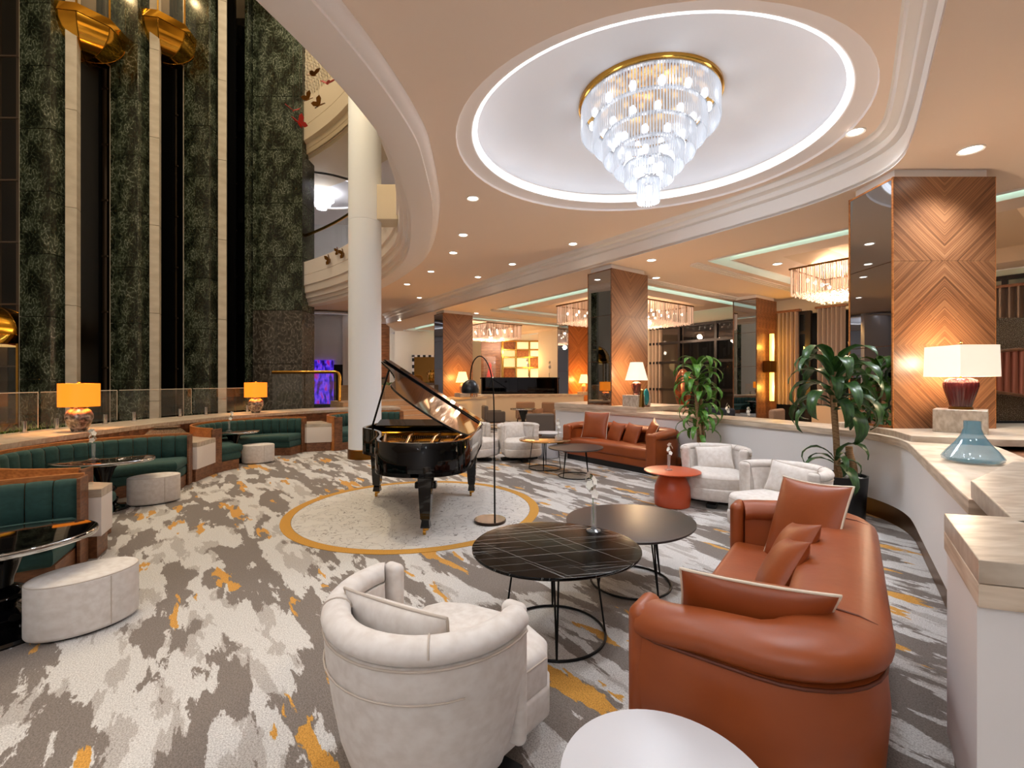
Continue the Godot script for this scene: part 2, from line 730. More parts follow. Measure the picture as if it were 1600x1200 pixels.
	mat("leather", C(152, 74, 32), 0.4, 0.0, ntex(noise(0.01, 53, 3), [[0.2, C(240, 236, 234)], [0.8, C(255, 255, 255)]], 256), Vector3(1.2, 1.2, 1.2))
	relief(m.leather, grey(noise(0.11, 57, 3, FastNoiseLite.TYPE_CELLULAR)), 0.05)
	m.leather.heightmap_texture = grey(noise(0.05, 57, 3))
	mat("leather_seam", C(96, 42, 18), 0.5)
	mat("piping", C(226, 210, 188), 0.7)
	mat("velvet_green", C(34, 72, 66), 0.8, 0.0, grey_mul(noise(0.02, 61, 3)), Vector3(2, 2, 2))
	m.velvet_green.rim_enabled = true
	m.velvet_green.rim = 0.8
	m.velvet_green.rim_tint = 0.6
	mat("tan_cloth", C(176, 142, 116), 0.9, 0.0, grey_mul(noise(0.05, 63, 3)), Vector3(2, 2, 2))
	mat("grey_cloth", C(118, 104, 92), 0.9, 0.0, grey_mul(noise(0.05, 65, 3)), Vector3(2, 2, 2))
	mat("navy_cloth", C(48, 50, 58), 0.9)
	mat("curtain", C(158, 136, 120), 0.8)
	mat("curtain_pale", C(206, 182, 158), 0.8)
	# small solids
	mat("terracotta", C(184, 76, 40), 0.3)
	mat("table_white", C(204, 202, 204), 0.35)
	mat("table_grey", C(58, 54, 54), 0.32, 0.1)
	mat("mirror_bronze", C(196, 150, 84), 0.05, 1.0)
	mat("cabinet_white", C(232, 222, 214), 0.5)
	mat("window_frame", C(44, 36, 32), 0.35, 0.4)
	mat("lamp_silver", Color.WHITE, 0.34, 0.7, ntex(noise(0.02, 71, 4), [[0.3, C(70, 66, 62)], [0.5, C(140, 134, 128)], [0.75, C(205, 200, 194)]], 256), Vector3(3, 3, 3))
	mat("plum_glass", C(82, 30, 30), 0.12)
	mat("plum_ceramic", C(92, 40, 30), 0.25)
	mat("ceramic_tan", C(196, 150, 118), 0.5)
	mat("teal_glass", C(40, 120, 124), 0.08)
	mat("pot_black", C(24, 24, 26), 0.3)
	mat("pebbles", C(190, 184, 176), 0.8)
	mat("soil", C(60, 44, 32), 0.95)
	mat("cane", Color.WHITE, 0.8, 0.0, ntex(noise(0.02, 73, 3), [[0.3, C(128, 96, 64)], [0.7, C(176, 142, 104)]], 256), Vector3(2, 14, 2))
	mat("leaf", Color.WHITE, 0.35, 0.0, ntex(noise(0.02, 75, 3), [[0.3, C(38, 66, 34)], [0.7, C(62, 96, 46)]], 256))
	mat("leaf_bright", Color.WHITE, 0.38, 0.0, ntex(noise(0.02, 77, 3), [[0.3, C(60, 104, 38)], [0.7, C(104, 148, 58)]], 256))
	for k in ["leaf", "leaf_bright"]:
		m[k].backlight_enabled = true
		m[k].backlight = Color(0.25, 0.35, 0.1)
		m[k].cull_mode = BaseMaterial3D.CULL_DISABLED
	mat("stem", C(92, 116, 60), 0.6)
	mat("petal", C(244, 240, 230), 0.7)
	mat("grass", C(84, 112, 40), 0.8)
	mat("red_paint", C(176, 28, 22), 0.45)
	mat("red_dress", C(206, 60, 54), 0.6)
	mat("copper", C(196, 120, 84), 0.25, 1.0)
	mat("copper_flute", C(170, 100, 76), 0.4, 0.5)
	mat("mosaic", Color.WHITE, 0.25, 0.35, ntex(noise(0.14, 79, 1, FastNoiseLite.TYPE_CELLULAR), [[0.1, C(70, 52, 40)], [0.4, C(150, 120, 92)], [0.75, C(226, 198, 164)]], 512), Vector3(1.6, 1.6, 1.6))
	relief(m.mosaic, grey(noise(0.14, 79, 1, FastNoiseLite.TYPE_CELLULAR), 512), 3.0)
	mat("shade_top", C(240, 230, 214), 0.9)
	mat("soffit_warm", C(240, 214, 184), 0.8)
	# glass
	pane("glass", C(235, 245, 240), 0.05)
	pane("glass_case", C(240, 240, 240), 0.05)
	pane("window_glass", C(20, 23, 28), 0.35)
	pane("vase_glass", C(240, 245, 245), 0.12)
	mat("clear_glass", C(250, 252, 252), 0.0)
	m.clear_glass.refraction_enabled = true
	m.clear_glass.refraction_scale = 0.05
	m.clear_glass.albedo_color.a = 0.0
	mat("blue_glass", C(70, 158, 184), 0.02)
	m.blue_glass.transparency = BaseMaterial3D.TRANSPARENCY_ALPHA
	m.blue_glass.albedo_color.a = 0.3
	# things that glow
	glow("downlight_glow", C(255, 244, 228), 6.0)
	glow("crystal", C(238, 243, 255), 0.27, C(170, 175, 182))
	m.crystal.roughness = 0.04
	m.crystal.transparency = BaseMaterial3D.TRANSPARENCY_ALPHA
	m.crystal.albedo_color.a = 0.5
	glow("crystal_bright", C(250, 250, 255), 1.1)
	glow("crystal_warm", C(255, 222, 194), 0.2, C(220, 190, 165))
	m.crystal_warm.roughness = 0.1
	glow("crystal_warm_dim", C(255, 214, 180), 0.05, C(190, 160, 140))
	m.crystal_warm_dim.roughness = 0.1
	glow("crystal_warm_bright", C(255, 236, 210), 3.0)
	glow("cove_teal", C(176, 232, 216), 0.62)
	glow("cove_white", C(240, 244, 255), 0.9)
	glow("shade_orange", C(255, 132, 20), 0.62, C(255, 160, 60))
	glow("shade_white", C(255, 240, 216), 0.38, C(245, 236, 222))
	glow("shade_warm", C(255, 214, 140), 1.0, C(250, 230, 190))
	glow("sconce", C(255, 190, 70), 1.5)
	glow("shop_glow", C(255, 200, 118), 0.35)
	glow("screen_purple", C(150, 110, 220), 0.7, C(40, 30, 60))
	m.screen_purple.emission_texture = ntex(noise(0.012, 83, 4, FastNoiseLite.TYPE_SIMPLEX_SMOOTH, false, 30.0), [[0.2, C(40, 30, 90)], [0.45, C(110, 90, 220)], [0.62, C(190, 160, 250)], [0.8, C(240, 60, 140)]], 256)
	m.screen_purple.emission_operator = BaseMaterial3D.EMISSION_OP_MULTIPLY
	glow("grass_light", C(170, 230, 80), 1.2)


func grey_mul(n: FastNoiseLite) -> NoiseTexture2D:
	return ntex(n, [[0.2, C(214, 214, 214)], [0.8, C(255, 255, 255)]], 512)


func wood(called: String, dark: Color, mid: Color, light: Color, seed_: int, rough: float) -> void:
	# grain: u runs along it (slow), v across it (fast)
	var im := noise(0.02, seed_, 5).get_seamless_image(40, 512)
	im.resize(512, 512, Image.INTERPOLATE_CUBIC)
	var fine := noise(0.12, seed_ + 1, 3).get_seamless_image(24, 512)
	fine.resize(512, 512, Image.INTERPOLATE_CUBIC)
	var a := im.get_data()
	var b := fine.get_data()
	var px := PackedByteArray()
	px.resize(512 * 512 * 3)
	for k in 512 * 512:
		var v: float = a[k] / 255.0 * 0.45 + b[k] / 255.0 * 0.55
		v = clampf((v - 0.5) * 1.7 + 0.5, 0.0, 1.0)
		var c := dark.lerp(mid, v * 2.0) if v < 0.5 else mid.lerp(light, v * 2.0 - 1.0)
		px[k * 3] = int(c.r * 255.0)
		px[k * 3 + 1] = int(c.g * 255.0)
		px[k * 3 + 2] = int(c.b * 255.0)
	var out := Image.create_from_data(512, 512, false, Image.FORMAT_RGB8, px)
	mat(called, Color.WHITE, rough, 0.0, ImageTexture.create_from_image(out))


func carpet_texture() -> ImageTexture:
	var s := 2048
	var big := noise(0.0056, 11, 6, FastNoiseLite.TYPE_SIMPLEX_SMOOTH, false, 60.0).get_seamless_image(s, s).get_data()
	var mid := noise(0.013, 12, 5, FastNoiseLite.TYPE_SIMPLEX_SMOOTH, false, 40.0).get_seamless_image(s, s).get_data()
	var spots := noise(0.0062, 13, 4, FastNoiseLite.TYPE_SIMPLEX_SMOOTH, false, 46.0).get_seamless_image(s, s).get_data()
	var fibre := noise(0.35, 14, 2).get_seamless_image(s, s).get_data()
	var cols := [[128, 117, 109], [184, 177, 171], [212, 208, 204], [214, 154, 62]]
	var px := PackedByteArray()
	px.resize(s * s * 3)
	var i := 0
	for k in s * s:
		var f: int = big[k] + ((mid[k] - 128) >> 1)
		var n := 0
		if f > 120:
			n = 2 if mid[k] > 112 else 1
		elif mid[k] > 184:
			n = 2
		if spots[k] > 182 and mid[k] > 92:
			n = 3
		var c: Array = cols[n]
		var d: int = (fibre[k] - 128) >> 3
		px[i] = clampi(c[0] + d, 0, 255)
		px[i + 1] = clampi(c[1] + d, 0, 255)
		px[i + 2] = clampi(c[2] + d, 0, 255)
		i += 3
	return ImageTexture.create_from_image(Image.create_from_data(s, s, false, Image.FORMAT_RGB8, px))


func line_marble() -> ImageTexture:
	var s := 1024
	var base := noise(0.01, 91, 5).get_seamless_image(s, s)
	base.resize(s, s / 6)
	base.resize(s, s)
	var im := Image.create(s, s, false, Image.FORMAT_RGB8)
	var b := noise(0.006, 92, 4).get_seamless_image(s, s)
	for y in s:
		for x in s:
			var g := clampf((b.get_pixel((x / 5) % s, y).r - 0.45) * 0.16, 0.0, 0.09) + 0.014
			im.set_pixel(x, y, Color(g, g, g * 1.05))
	var rng := RandomNumberGenerator.new()
	rng.seed = 5
	for k in 46:
		var across := k % 3 != 0
		var a: float = (0.06 + rng.randf_range(-0.05, 0.1)) if across else (1.15 + rng.randf_range(-0.12, 0.12))
		var p := Vector2(rng.randf() * s, rng.randf() * s)
		var l := rng.randf_range(200, 1300)
		var v := rng.randf_range(0.3, 0.85)
		var w := 2 if rng.randf() < 0.6 else 4
		var dir := Vector2(cos(a), sin(a))
		for i in int(l):
			p += dir + Vector2(-dir.y, dir.x) * rng.randf_range(-0.35, 0.35)
			var vv := v * (0.5 + 0.5 * sin(PI * i / l))
			for o in w:
				im.set_pixel(posmod(int(p.x), s), posmod(int(p.y) + o, s), Color(vv, vv, vv * 0.98))
	return ImageTexture.create_from_image(im)


# ---------------------------------------------------------------- the room

func wall_line() -> Array:
	# plan of the low wall and of the beam above it, from the far end to the near end
	return [Vector2(1.05, 11.0), Vector2(2.05, 9.61), Vector2(3.0, 8.25), Vector2(3.36, 7.72), Vector2(3.63, 7.2), Vector2(3.86, 6.7), Vector2(4.06, 6.2), Vector2(4.2, 5.75), Vector2(4.26, 5.35), Vector2(4.2, 4.98), Vector2(4.06, 4.66), Vector2(3.86, 4.36), Vector2(3.62, 4.03), Vector2(2.96, 3.12), Vector2(2.41, 2.36)]


func beam_line() -> Array:
	return [Vector2(-5.5, 19.86), Vector2(0.3, 11.86), Vector2(2.5, 8.83), Vector2(3.3, 7.73), Vector2(3.7, 7.15), Vector2(4.05, 6.6), Vector2(4.28, 6.1), Vector2(4.4, 5.65), Vector2(4.4, 5.3), Vector2(4.3, 5.0), Vector2(4.14, 4.74), Vector2(3.94, 4.45), Vector2(3.69, 4.11), Vector2(2.82, 2.95), Vector2(-1.0, -2.15)]


func atrium_line() -> Array:
	# edge of the round opening beside the lifts, from behind the camera to the far end
	return spline([Vector2(-5.2, -2.6), Vector2(-3.2, -0.4), Vector2(-1.95, 1.7), Vector2(-1.3, 3.46), Vector2(-1.02, 4.9), Vector2(-1.02, 5.9), Vector2(-1.22, 7.7), Vector2(-1.76, 9.9), Vector2(-2.45, 11.5), Vector2(-3.95, 13.9), Vector2(-5.8, 15.9), Vector2(-8.2, 17.7), Vector2(-10.6, 18.6)], 6)


func dome_edge(k: float, n := 64, from := 0.0, to := TAU) -> Array:
	return circle(Vector2(1.64, 5.62), 2.12 + k, 1.96 + k, n, from, to)


func build_shell() -> void:
	# carpet, woven in streaks that run along the column row
	var st := SurfaceTool.new()
	st.begin(Mesh.PRIMITIVE_TRIANGLES)
	st.set_smooth_group(-1)
	var corners := [Vector2(-16, -9), Vector2(18, -9), Vector2(18, 27), Vector2(-16, 27)]
	for k in [0, 2, 1, 0, 3, 2]:
		var c: Vector2 = corners[k]
		st.set_uv(Vector2(c.dot(W), c.dot(U)))
		st.set_uv2(c)
		st.add_vertex(P(c.x, 0, c.y))
	st.generate_normals()
	var fl := MeshInstance3D.new()
	fl.mesh = st.commit()
	fl.material_override = m.carpet
	fl.name = "floor"
	fl.set_meta("kind", "structure")
	add_child(fl)
	var slab := Mold.new()
	slab.box(P(1, -0.12, 9), Vector3(34, 0.22, 36))
	structure("slab", slab, m.dark, fl)
	# round woven medallion under the piano
	var b := Mold.new()
	b.pad(circle(Vector2(-1.2, 5.72), 1.42, -1, 72), 0.001, 0.004)
	structure("medallion", b, m.medallion, fl)
	b = Mold.new()
	b.sweep(circle(Vector2(-1.2, 5.72), 1.48, -1, 72), [Vector2(-0.055, 0.001), Vector2(-0.055, 0.005), Vector2(0.055, 0.005), Vector2(0.055, 0.001)], true)
	structure("medallion_border", b, m.mustard, fl)
	# outer walls
	for w in [["wall_behind", Vector3(1, 4, 9.1), Vector3(34, 9, 0.2)], ["wall_right", Vector3(17.9, 4, -9), Vector3(0.2, 9, 36)], ["wall_left", Vector3(-16.1, 8, -9), Vector3(0.2, 18, 36)]]:
		b = Mold.new()
		b.box(w[1], w[2])
		structure(w[0], b, m.white_wall)
	b = Mold.new()
	b.box(P(1, 6, 27), Vector3(34, 14, 0.2))
	structure("wall_far", b, m.white_wall)
	# skylight lid of the atrium
	b = Mold.new()
	b.box(P(-3, 17.1, 9), Vector3(28, 0.2, 36.4))
	structure("ceiling_high", b, m.cream)
	b = Mold.new()
	b.box(P(11, 10.7, 9), Vector3(0.2, 13, 36))
	structure("wall_upper", b, m.cream)


func build_ceiling() -> void:
	var at := atrium_line()
	var bm := spline(beam_line(), 5)
	# two halves round the dome opening
	var c := Vector2(1.64, 5.62)
	var lo := []
	var hi := []
	for p in at:
		if p.y < c.y:
			lo.append(p)
		else:
			hi.append(p)
	var far_part := [c + Vector2(-2.32, 0)]
	var split_x := -1.02
	# far half: dome half circle, then beam to the far end, then back along the atrium
	far_part = []
	for p in dome_edge(0.2, 32, PI, 0.0):
		far_part.append(p)
	var near_beam := []
	for i in range(bm.size()):
		var p: Vector2 = bm[bm.size() - 1 - i]
		if p.y > c.y or p.x < 2.0 and p.y > 8.0:
			near_beam.append(p)
	far_part.append(Vector2(4.4, c.y))
	far_part.append_array(near_beam)
	far_part.append_array([Vector2(-5.5, 26.5), Vector2(-15.0, 26.5), Vector2(-15.0, 18.6)])
	for i in range(hi.size()):
		far_part.append(hi[hi.size() - 1 - i])
	far_part.append(Vector2(split_x, c.y))
	var b := Mold.new()
	b.pad(far_part, 4.5, 4.58)
	var ce := structure("ceiling", b, m.ceiling)
	var near_part := []
	for p in dome_edge(0.2, 32, PI, TAU):
		near_part.append(p)
	near_part.append(Vector2(4.4, c.y))
	for p in bm:
		if p.y < c.y:
			near_part.append(p)
	near_part.append_array([Vector2(-1.0, -8.9), Vector2(-15.0, -8.9), Vector2(-15.0, -2.6)])
	near_part.append_array(lo)
	near_part.append(Vector2(split_x, c.y))
	b = Mold.new()
	b.pad(near_part, 4.5, 4.58)
	structure("ceiling_panel", b, m.ceiling, ce)
	# stepped edge of the atrium
	b = Mold.new()
	b.sweep(at, [Vector2(0.0, 4.52), Vector2(-0.007, 4.46), Vector2(-0.030, 4.425), Vector2(-0.074, 4.40), Vector2(-0.111, 4.395), Vector2(-0.115, 4.37), Vector2(-0.459, 4.35), Vector2(-0.488, 4.36), Vector2(-0.488, 4.46), Vector2(-0.548, 4.46), Vector2(-0.562, 4.58), Vector2(-0.622, 4.58), Vector2(-0.636, 4.74), Vector2(-0.703, 4.76), Vector2(-0.718, 5.0), Vector2(-0.755, 5.02), Vector2(-0.755, 5.36), Vector2(-0.740, 5.37), Vector2(-0.755, 5.38), Vector2(-0.755, 5.85), Vector2(-0.577, 5.85), Vector2(-0.577, 4.6)])
	structure("trim_1", b, m.ring_pale)
	# beam with its moulding over the low wall
	b = Mold.new()
	b.sweep(bm, [Vector2(0.0, 4.06), Vector2(0.0, 4.31), Vector2(0.06, 4.33), Vector2(0.07, 4.35), Vector2(0.07, 4.40), Vector2(0.10, 4.42), Vector2(0.15, 4.43), Vector2(0.16, 4.45), Vector2(0.17, 4.49), Vector2(0.2, 4.505)])
	structure("trim_2", b, m.trim)
	# dome with its glowing lip
	b = Mold.new()
	b.sweep(dome_edge(0.0, 96), [Vector2(0.2, 4.5), Vector2(0.19, 4.53), Vector2(0.16, 4.545), Vector2(0.06, 4.56), Vector2(0.02, 4.57)], true)
	structure("trim_3", b, m.ring_pale)
	b = Mold.new()
	b.sweep(dome_edge(0.0, 96), [Vector2(0.02, 4.57), Vector2(0.0, 4.58), Vector2(-0.015, 4.62), Vector2(-0.01, 4.66)], true)
	b.sweep(dome_edge(0.0, 96), [Vector2(-0.01, 4.66), Vector2(0.06, 4.665), Vector2(0.06, 4.7), Vector2(-0.005, 4.7)], true)
	var lip := structure("dome_lip", b, m.trim, ce)
	b = Mold.new()
	b.sweep(dome_edge(0.0, 96), [Vector2(0.0, 4.572), Vector2(-0.035, 4.585), Vector2(-0.055, 4.615), Vector2(-0.05, 4.65), Vector2(-0.025, 4.675), Vector2(0.0, 4.68)], true)
	structure("cove_light", b, m.cove_white, ce)
	b = Mold.new()
	var prof := [Vector2(0.005, 4.71), Vector2(0.01, 4.74)]
	for i in 13:
		var a := PI / 2.0 * i / 12.0
		prof.append(Vector2(0.01 - 1.92 * (1.0 - cos(a)), 4.74 + 0.41 * sin(a)))
	b.sweep(dome_edge(0.0, 96), prof, true)
	structure("dome", b, m.dome, ce)
	b = Mold.new()
	b.pad(circle(c, 0.3, -1, 32), 5.148, 5.17)
	structure("dome_cap", b, m.dome, ce)
	for i in 20:
		var a := TAU * i / 20.0
		omni(P(c.x + cos(a) * 1.82, 4.66, c.y + sin(a) * 1.66), C(235, 240, 255), 0.006, 0.15)
	build_coffers(bm)


func uv_quad(b: Mold, o: Vector2, u0: float, u1: float, v0: float, v1: float, h: float) -> void:
	var a := G(o, u0, v0)
	var c := G(o, u1, v0)
	var e := G(o, u1, v1)
	var f := G(o, u0, v1)
	b.flat()
	b.quad(P(a.x, h, a.y), P(c.x, h, c.y), P(e.x, h, e.y), P(f.x, h, f.y), Vector2(u0, v0), Vector2(u1, v0), Vector2(u1, v1), Vector2(u0, v1))


func uv_wall(b: Mold, o: Vector2, pts: Array, h0: float, h1: float) -> void:
	b.flat()
	for i in pts.size() - 1:
		var p := G(o, pts[i].x, pts[i].y)
		var q := G(o, pts[i + 1].x, pts[i + 1].y)
		b.quad(P(p.x, h0, p.y), P(q.x, h0, q.y), P(q.x, h1, q.y), P(p.x, h1, p.y))


func build_coffers(bm: Array) -> void:
	var o := Vector2(-0.52, 15.54)
	var H := 4.07
	# strip between the beam and the first row of coffers, then the coffered field
	var edge := []
	for p in bm:
		edge.append(p)
	var strip := edge.duplicate()
	strip.append_array([Vector2(14.0, -2.15), Vector2(14.0, 1.0)])
	var p0 := G(o, 16.4, 0.0)
	strip.append(p0)
	strip.append(G(o, -9.0, 0.0))
	var b := Mold.new()
	b.pad(strip, H, H + 0.04)
	var ce := structure("ceiling_low", b, m.ceiling)
	b = Mold.new()
	b.pad([G(o, -9.0, 0.02), G(o, 16.4, 0.02), G(o, 16.4, 13.0), G(o, -9.0, 13.0)], H + 0.5, H + 0.55)
	structure("ceiling_slab", b, m.dark, ce)
	var fld := Mold.new()
	var slot := Mold.new()
	var shine := Mold.new()
	var tray := Mold.new()
	var warm := Mold.new()
	var rib := Mold.new()
	var pitch := 7.706
	for k in [-1, 0, 1, 2]:
		var u0: float = pitch * k
		var us := [u0 - 2.236, u0, u0 + 0.3, u0 + 1.0, u0 + 4.5, u0 + 5.17, u0 + 5.47]
		var vs := [0.0, 0.3, 1.0, 5.2, 6.0, 6.3, 13.0]
		for i in us.size() - 1:
			for j in vs.size() - 1:
				var is_slot: bool = (i >= 1 and i <= 5 and j >= 0 and j <= 4) and (i == 1 or i == 5 or j == 0 or j == 4)
				var is_tray: bool = i == 3 and j == 2
				if is_slot:
					uv_quad(slot, o, us[i], us[i + 1], vs[j], vs[j + 1], H + 0.22)
				elif is_tray:
					continue
				else:
					uv_quad(fld, o, us[i], us[i + 1], vs[j], vs[j + 1], H)
		var a := Vector2(us[1], 0.0)
		var z := Vector2(us[6], 6.3)
		uv_wall(slot, o, [a, Vector2(z.x, a.y), z, Vector2(a.x, z.y), a], H - 0.03, H + 0.22)
		var a2 := Vector2(us[2], 0.3)
		var z2 := Vector2(us[5], 6.0)
		uv_wall(slot, o, [a2, Vector2(z2.x, a2.y), z2, Vector2(a2.x, z2.y), a2], H - 0.03, H + 0.12)
		# luminous cove panel along the slot
		for e in [[us[1] + 0.02, us[6] - 0.02, 0.02, 0.28], [us[1] + 0.02, us[6] - 0.02, 6.02, 6.28], [us[1] + 0.02, us[2] - 0.02, 0.3, 6.0], [us[5] + 0.02, us[6] - 0.02, 0.3, 6.0]]:
			uv_quad(shine, o, e[0], e[1], e[2], e[3], H + 0.2)
		# warm tray round the chandelier
		var a3 := Vector2(us[3], 1.0)
		var z3 := Vector2(us[4], 5.2)
		var a4 := a3 + Vector2(0.45, 0.45)
		var z4 := z3 - Vector2(0.45, 0.45)
		var r0 := [a3, Vector2(z3.x, a3.y), z3, Vector2(a3.x, z3.y)]
		var r1 := [a4, Vector2(z4.x, a4.y), z4, Vector2(a4.x, z4.y)]
		warm.flat()
		for i in 4:
			var n := (i + 1) % 4
			var q0 := G(o, r0[i].x, r0[i].y)
			var q1 := G(o, r0[n].x, r0[n].y)
			var q2 := G(o, r1[n].x, r1[n].y)
			var q3 := G(o, r1[i].x, r1[i].y)
			warm.quad(P(q0.x, H, q0.y), P(q1.x, H, q1.y), P(q2.x, H + 0.22, q2.y), P(q3.x, H + 0.22, q3.y))
		uv_quad(warm, o, a4.x, z4.x, a4.y, z4.y, H + 0.22)
		# ribs between the coffers
		for uu in [u0 - 1.9, u0 - 0.34]:
			for step in 3:
				var q := G(o, uu - step * 0.04 + 0.04, 0.0)
				var q2 := G(o, uu - step * 0.04 + 0.04, 6.5)
				var mid := (q + q2) / 2.0
				rib.t = Transform3D(Basis(Vector3.UP, GRID), P(mid.x, H - 0.015 - step * 0.012, mid.y))
				rib.box(Vector3.ZERO, Vector3(6.5, 0.03, 0.16 - step * 0.05))
		var mid := G(o, u0 + 2.73, 0.3)
		area(P(mid.x, H + 0.1, mid.y), true, GRID + PI / 2.0, Vector2(4.8, 0.12), C(190, 240, 226), 0.5)
		mid = G(o, u0 + 5.2, 3.1)
		area(P(mid.x, H + 0.1, mid.y), true, GRID, Vector2(5.6, 0.12), C(190, 240, 226), 0.3)
	structure("coffer_field", fld, m.ceiling, ce)
	structure("cove_recess", slot, m.trim, ce)
	structure("cove_light", shine, m.cove_teal, ce)
	structure("tray", warm, m.soffit_warm, ce)
	structure("rib", rib, m.trim, ce)


func build_tower() -> void:
	# lift tower: green marble piers, pale stone pilasters and dark shafts between them, stepping away to the right
	var t := thing("lift_tower", "tall lift tower of dark green marble piers with pale stone strips and black shafts", "lift tower", P(-12.7, 0, 12.0))
	var rng := RandomNumberGenerator.new()
	rng.seed = 3
	var step := Vector2(1.125, 1.384)
	for i in range(-1, 4):
		var o := Vector2(-12.74, 12.0) + step * i
		var rel := o - Vector2(-12.7, 12.0)
		var y := -1.6
		while i < 3 and y < 15.0:
			var hh := 1.62
			var b := Mold.new()
			b.box(Vector3(0.42, y + hh / 2.0, 0.25 - 0.35) + Vector3(rel.x, 0, -rel.y), Vector3(0.8, hh - 0.012, 0.7), 0.006)
			part("marble_slab", b, m.green_marble, t)
			y += hh
		if i < 3:
			var b := Mold.new()
			b.box(Vector3(0.0, 6.9, 0.16) + Vector3(rel.x, 0, -rel.y), Vector3(0.09, 17.0, 0.1), 0.01)
			part("glass_edge", b, m.pale_stone, t)
		# pale pilaster, its face turned towards the lounge
		y = -1.6
		while i < 3 and y < 15.0:
			var hh := 2.6
			var b := Mold.new()
			b.t = Transform3D(Basis(Vector3.UP, 0.5), Vector3(rel.x + 0.97, y + hh / 2.0, -rel.y - 0.2))
			b.box(Vector3.ZERO, Vector3(0.23, hh - 0.01, 0.3), 0.004)
			part("stone_strip", b, m.pale_stone, t)
			y += hh
		# shaft with its rails and brackets
		if i < 3:
			var b := Mold.new()
			b.box(Vector3(rel.x + 0.3, 6.9, -rel.y - 2.6), Vector3(3.2, 17.0, 0.1))
			part("shaft_wall", b, m.shaft, t)
			b = Mold.new()
			for rx in [-0.25, 0.3]:
				b.box(Vector3(rel.x + rx, 6.9, -rel.y - 1.9), Vector3(0.06, 17.0, 0.08))
			part("guide_rail", b, m.steel_dark, t)
			for k in 9:
				b = Mold.new()
				b.box(Vector3(rel.x + 0.05, 0.3 + k * 1.7, -rel.y - 1.86), Vector3(0.75, 0.045, 0.05))
				part("rail_bracket", b, m.steel_dark, t)
				if k % 2 == 0:
					b = Mold.new()
					b.box(Vector3(rel.x + 0.42, 0.9 + k * 1.7, -rel.y - 2.2), Vector3(0.2, 0.5, 0.3), 0.01)
					part("junction_box", b, m.shaft, t)
	# broad grey marble end of the tower
	var o := Vector2(-12.74, 12.0) + step * 3.0
	var rel := o - Vector2(-12.7, 12.0)
	var y := -1.6
	while y < 15.0:
		for k in 2:
			var b := Mold.new()
			b.box(Vector3(rel.x + 0.16 + 0.44 + k * 0.88, y + 0.95, -rel.y - 0.5), Vector3(0.876, 1.888, 1.0), 0.006)
			part("marble_slab", b, m.grey_marble if y < 4.0 else m.green_marble, t)
		y += 1.9
	var b := Mold.new()
	b.box(Vector3(rel.x + 0.08, 6.9, 0.1 - rel.y), Vector3(0.12, 17.0, 0.3), 0.01)
	part("glass_edge", b, m.green_marble, t)
	# glass lift cars with gilded bellies
	lift_car(Vector2(-11.9, 12.7), 11.3, "glass lift car with faceted gold belly, the nearer of the two hanging high", 0)
	lift_car(Vector2(-10.85, 14.1), 12.25, "glass lift car with faceted gold belly, the farther of the two hanging high", 0)
	lift_car(Vector2(-13.9, 12.2), 0.25, "glass lift car standing low with a gold domed roof at the left edge", 1)


func lift_car(at: Vector2, h: float, label: String, kind: int) -> void:
	var t := thing("lift_car", label, "lift", P(at.x, h, at.y), 0.55, "glass lift cars")
	var R := 0.88
	var n := 8
	# faceted belly or roof in gores
	for k in n:
		var b := Mold.new()
		b.flat()
		var rows := 7
		var pts := []
		for i in rows + 1:
			var a := PI / 2.0 * i / rows
			var r := R * cos(a) * 0.98 + 0.02
			var y := -0.78 * sin(a)
			for s in 2:
				var th := TAU * (k + s) / n
				pts.append(Vector3(cos(th) * r, y if kind == 0 else -y, sin(th) * r))
		b.smooth()
		for i in rows:
			b.quad(pts[i * 2], pts[i * 2 + 1], pts[i * 2 + 3], pts[i * 2 + 2])
		part("gold_gore", b, m.gold, t).position.y = 0.0 if kind == 0 else 2.55
	var b := Mold.new()
	for k in n:
		var p := []
		for i in 9:
			var a := PI / 2.0 * i / 8.0
			var r := R * cos(a) + 0.005
			p.append(Vector3(cos(TAU * k / n) * r, (-0.78 if kind == 0 else 0.78) * sin(a) + (0.0 if kind == 0 else 2.55), sin(TAU * k / n) * r))
		b.tube(p, 0.014, 5)
	part("gold_rib", b, m.gold_dark, t)
	b = Mold.new()
	b.lathe([Vector2(R, 0.0), Vector2(R + 0.03, 0.01), Vector2(R + 0.03, 0.22), Vector2(R, 0.24), Vector2(0.0, 0.24)], 8)
	if kind == 1:
		part("gold_band", b, m.gold, t)
		b = Mold.new()
		b.lathe([Vector2(R, 2.32), Vector2(R + 0.03, 2.33), Vector2(R + 0.03, 2.55), Vector2(R, 2.57), Vector2(0, 2.57)], 8)
	part("gold_band", b, m.gold, t)
	b = Mold.new()
	for k in n:
		b.box(Vector3(cos(TAU * k / n) * R, 1.3, sin(TAU * k / n) * R), Vector3(0.04, 2.2, 0.04))
	part("gold_post", b, m.brass, t)
	for k in n:
		b = Mold.new()
		b.flat()
		var a := TAU * k / n
		var c := TAU * (k + 1) / n
		b.quad(Vector3(cos(a) * R, 0.24, sin(a) * R), Vector3(cos(c) * R, 0.24, sin(c) * R), Vector3(cos(c) * R, 2.35, sin(c) * R), Vector3(cos(a) * R, 2.35, sin(a) * R))
		part("glass_pane", b, m.glass, t)
	b = Mold.new()
	b.box(Vector3(-0.3, 1.3, -0.4), Vector3(0.9, 2.1, 0.08))
	part("back_panel", b, m.grey_cloth, t)
	if kind == 0:
		omni(P(at.x + 0.3, h + 1.9, at.y - 0.2), C(255, 220, 160), 0.5, 0.1)
	b = Mold.new()
	b.box(Vector3(0, 2.36 if kind == 0 else 2.3, 0), Vector3(0.7, 0.04, 0.7))
	part("ceiling_lamp", b, m.shop_glow, t)


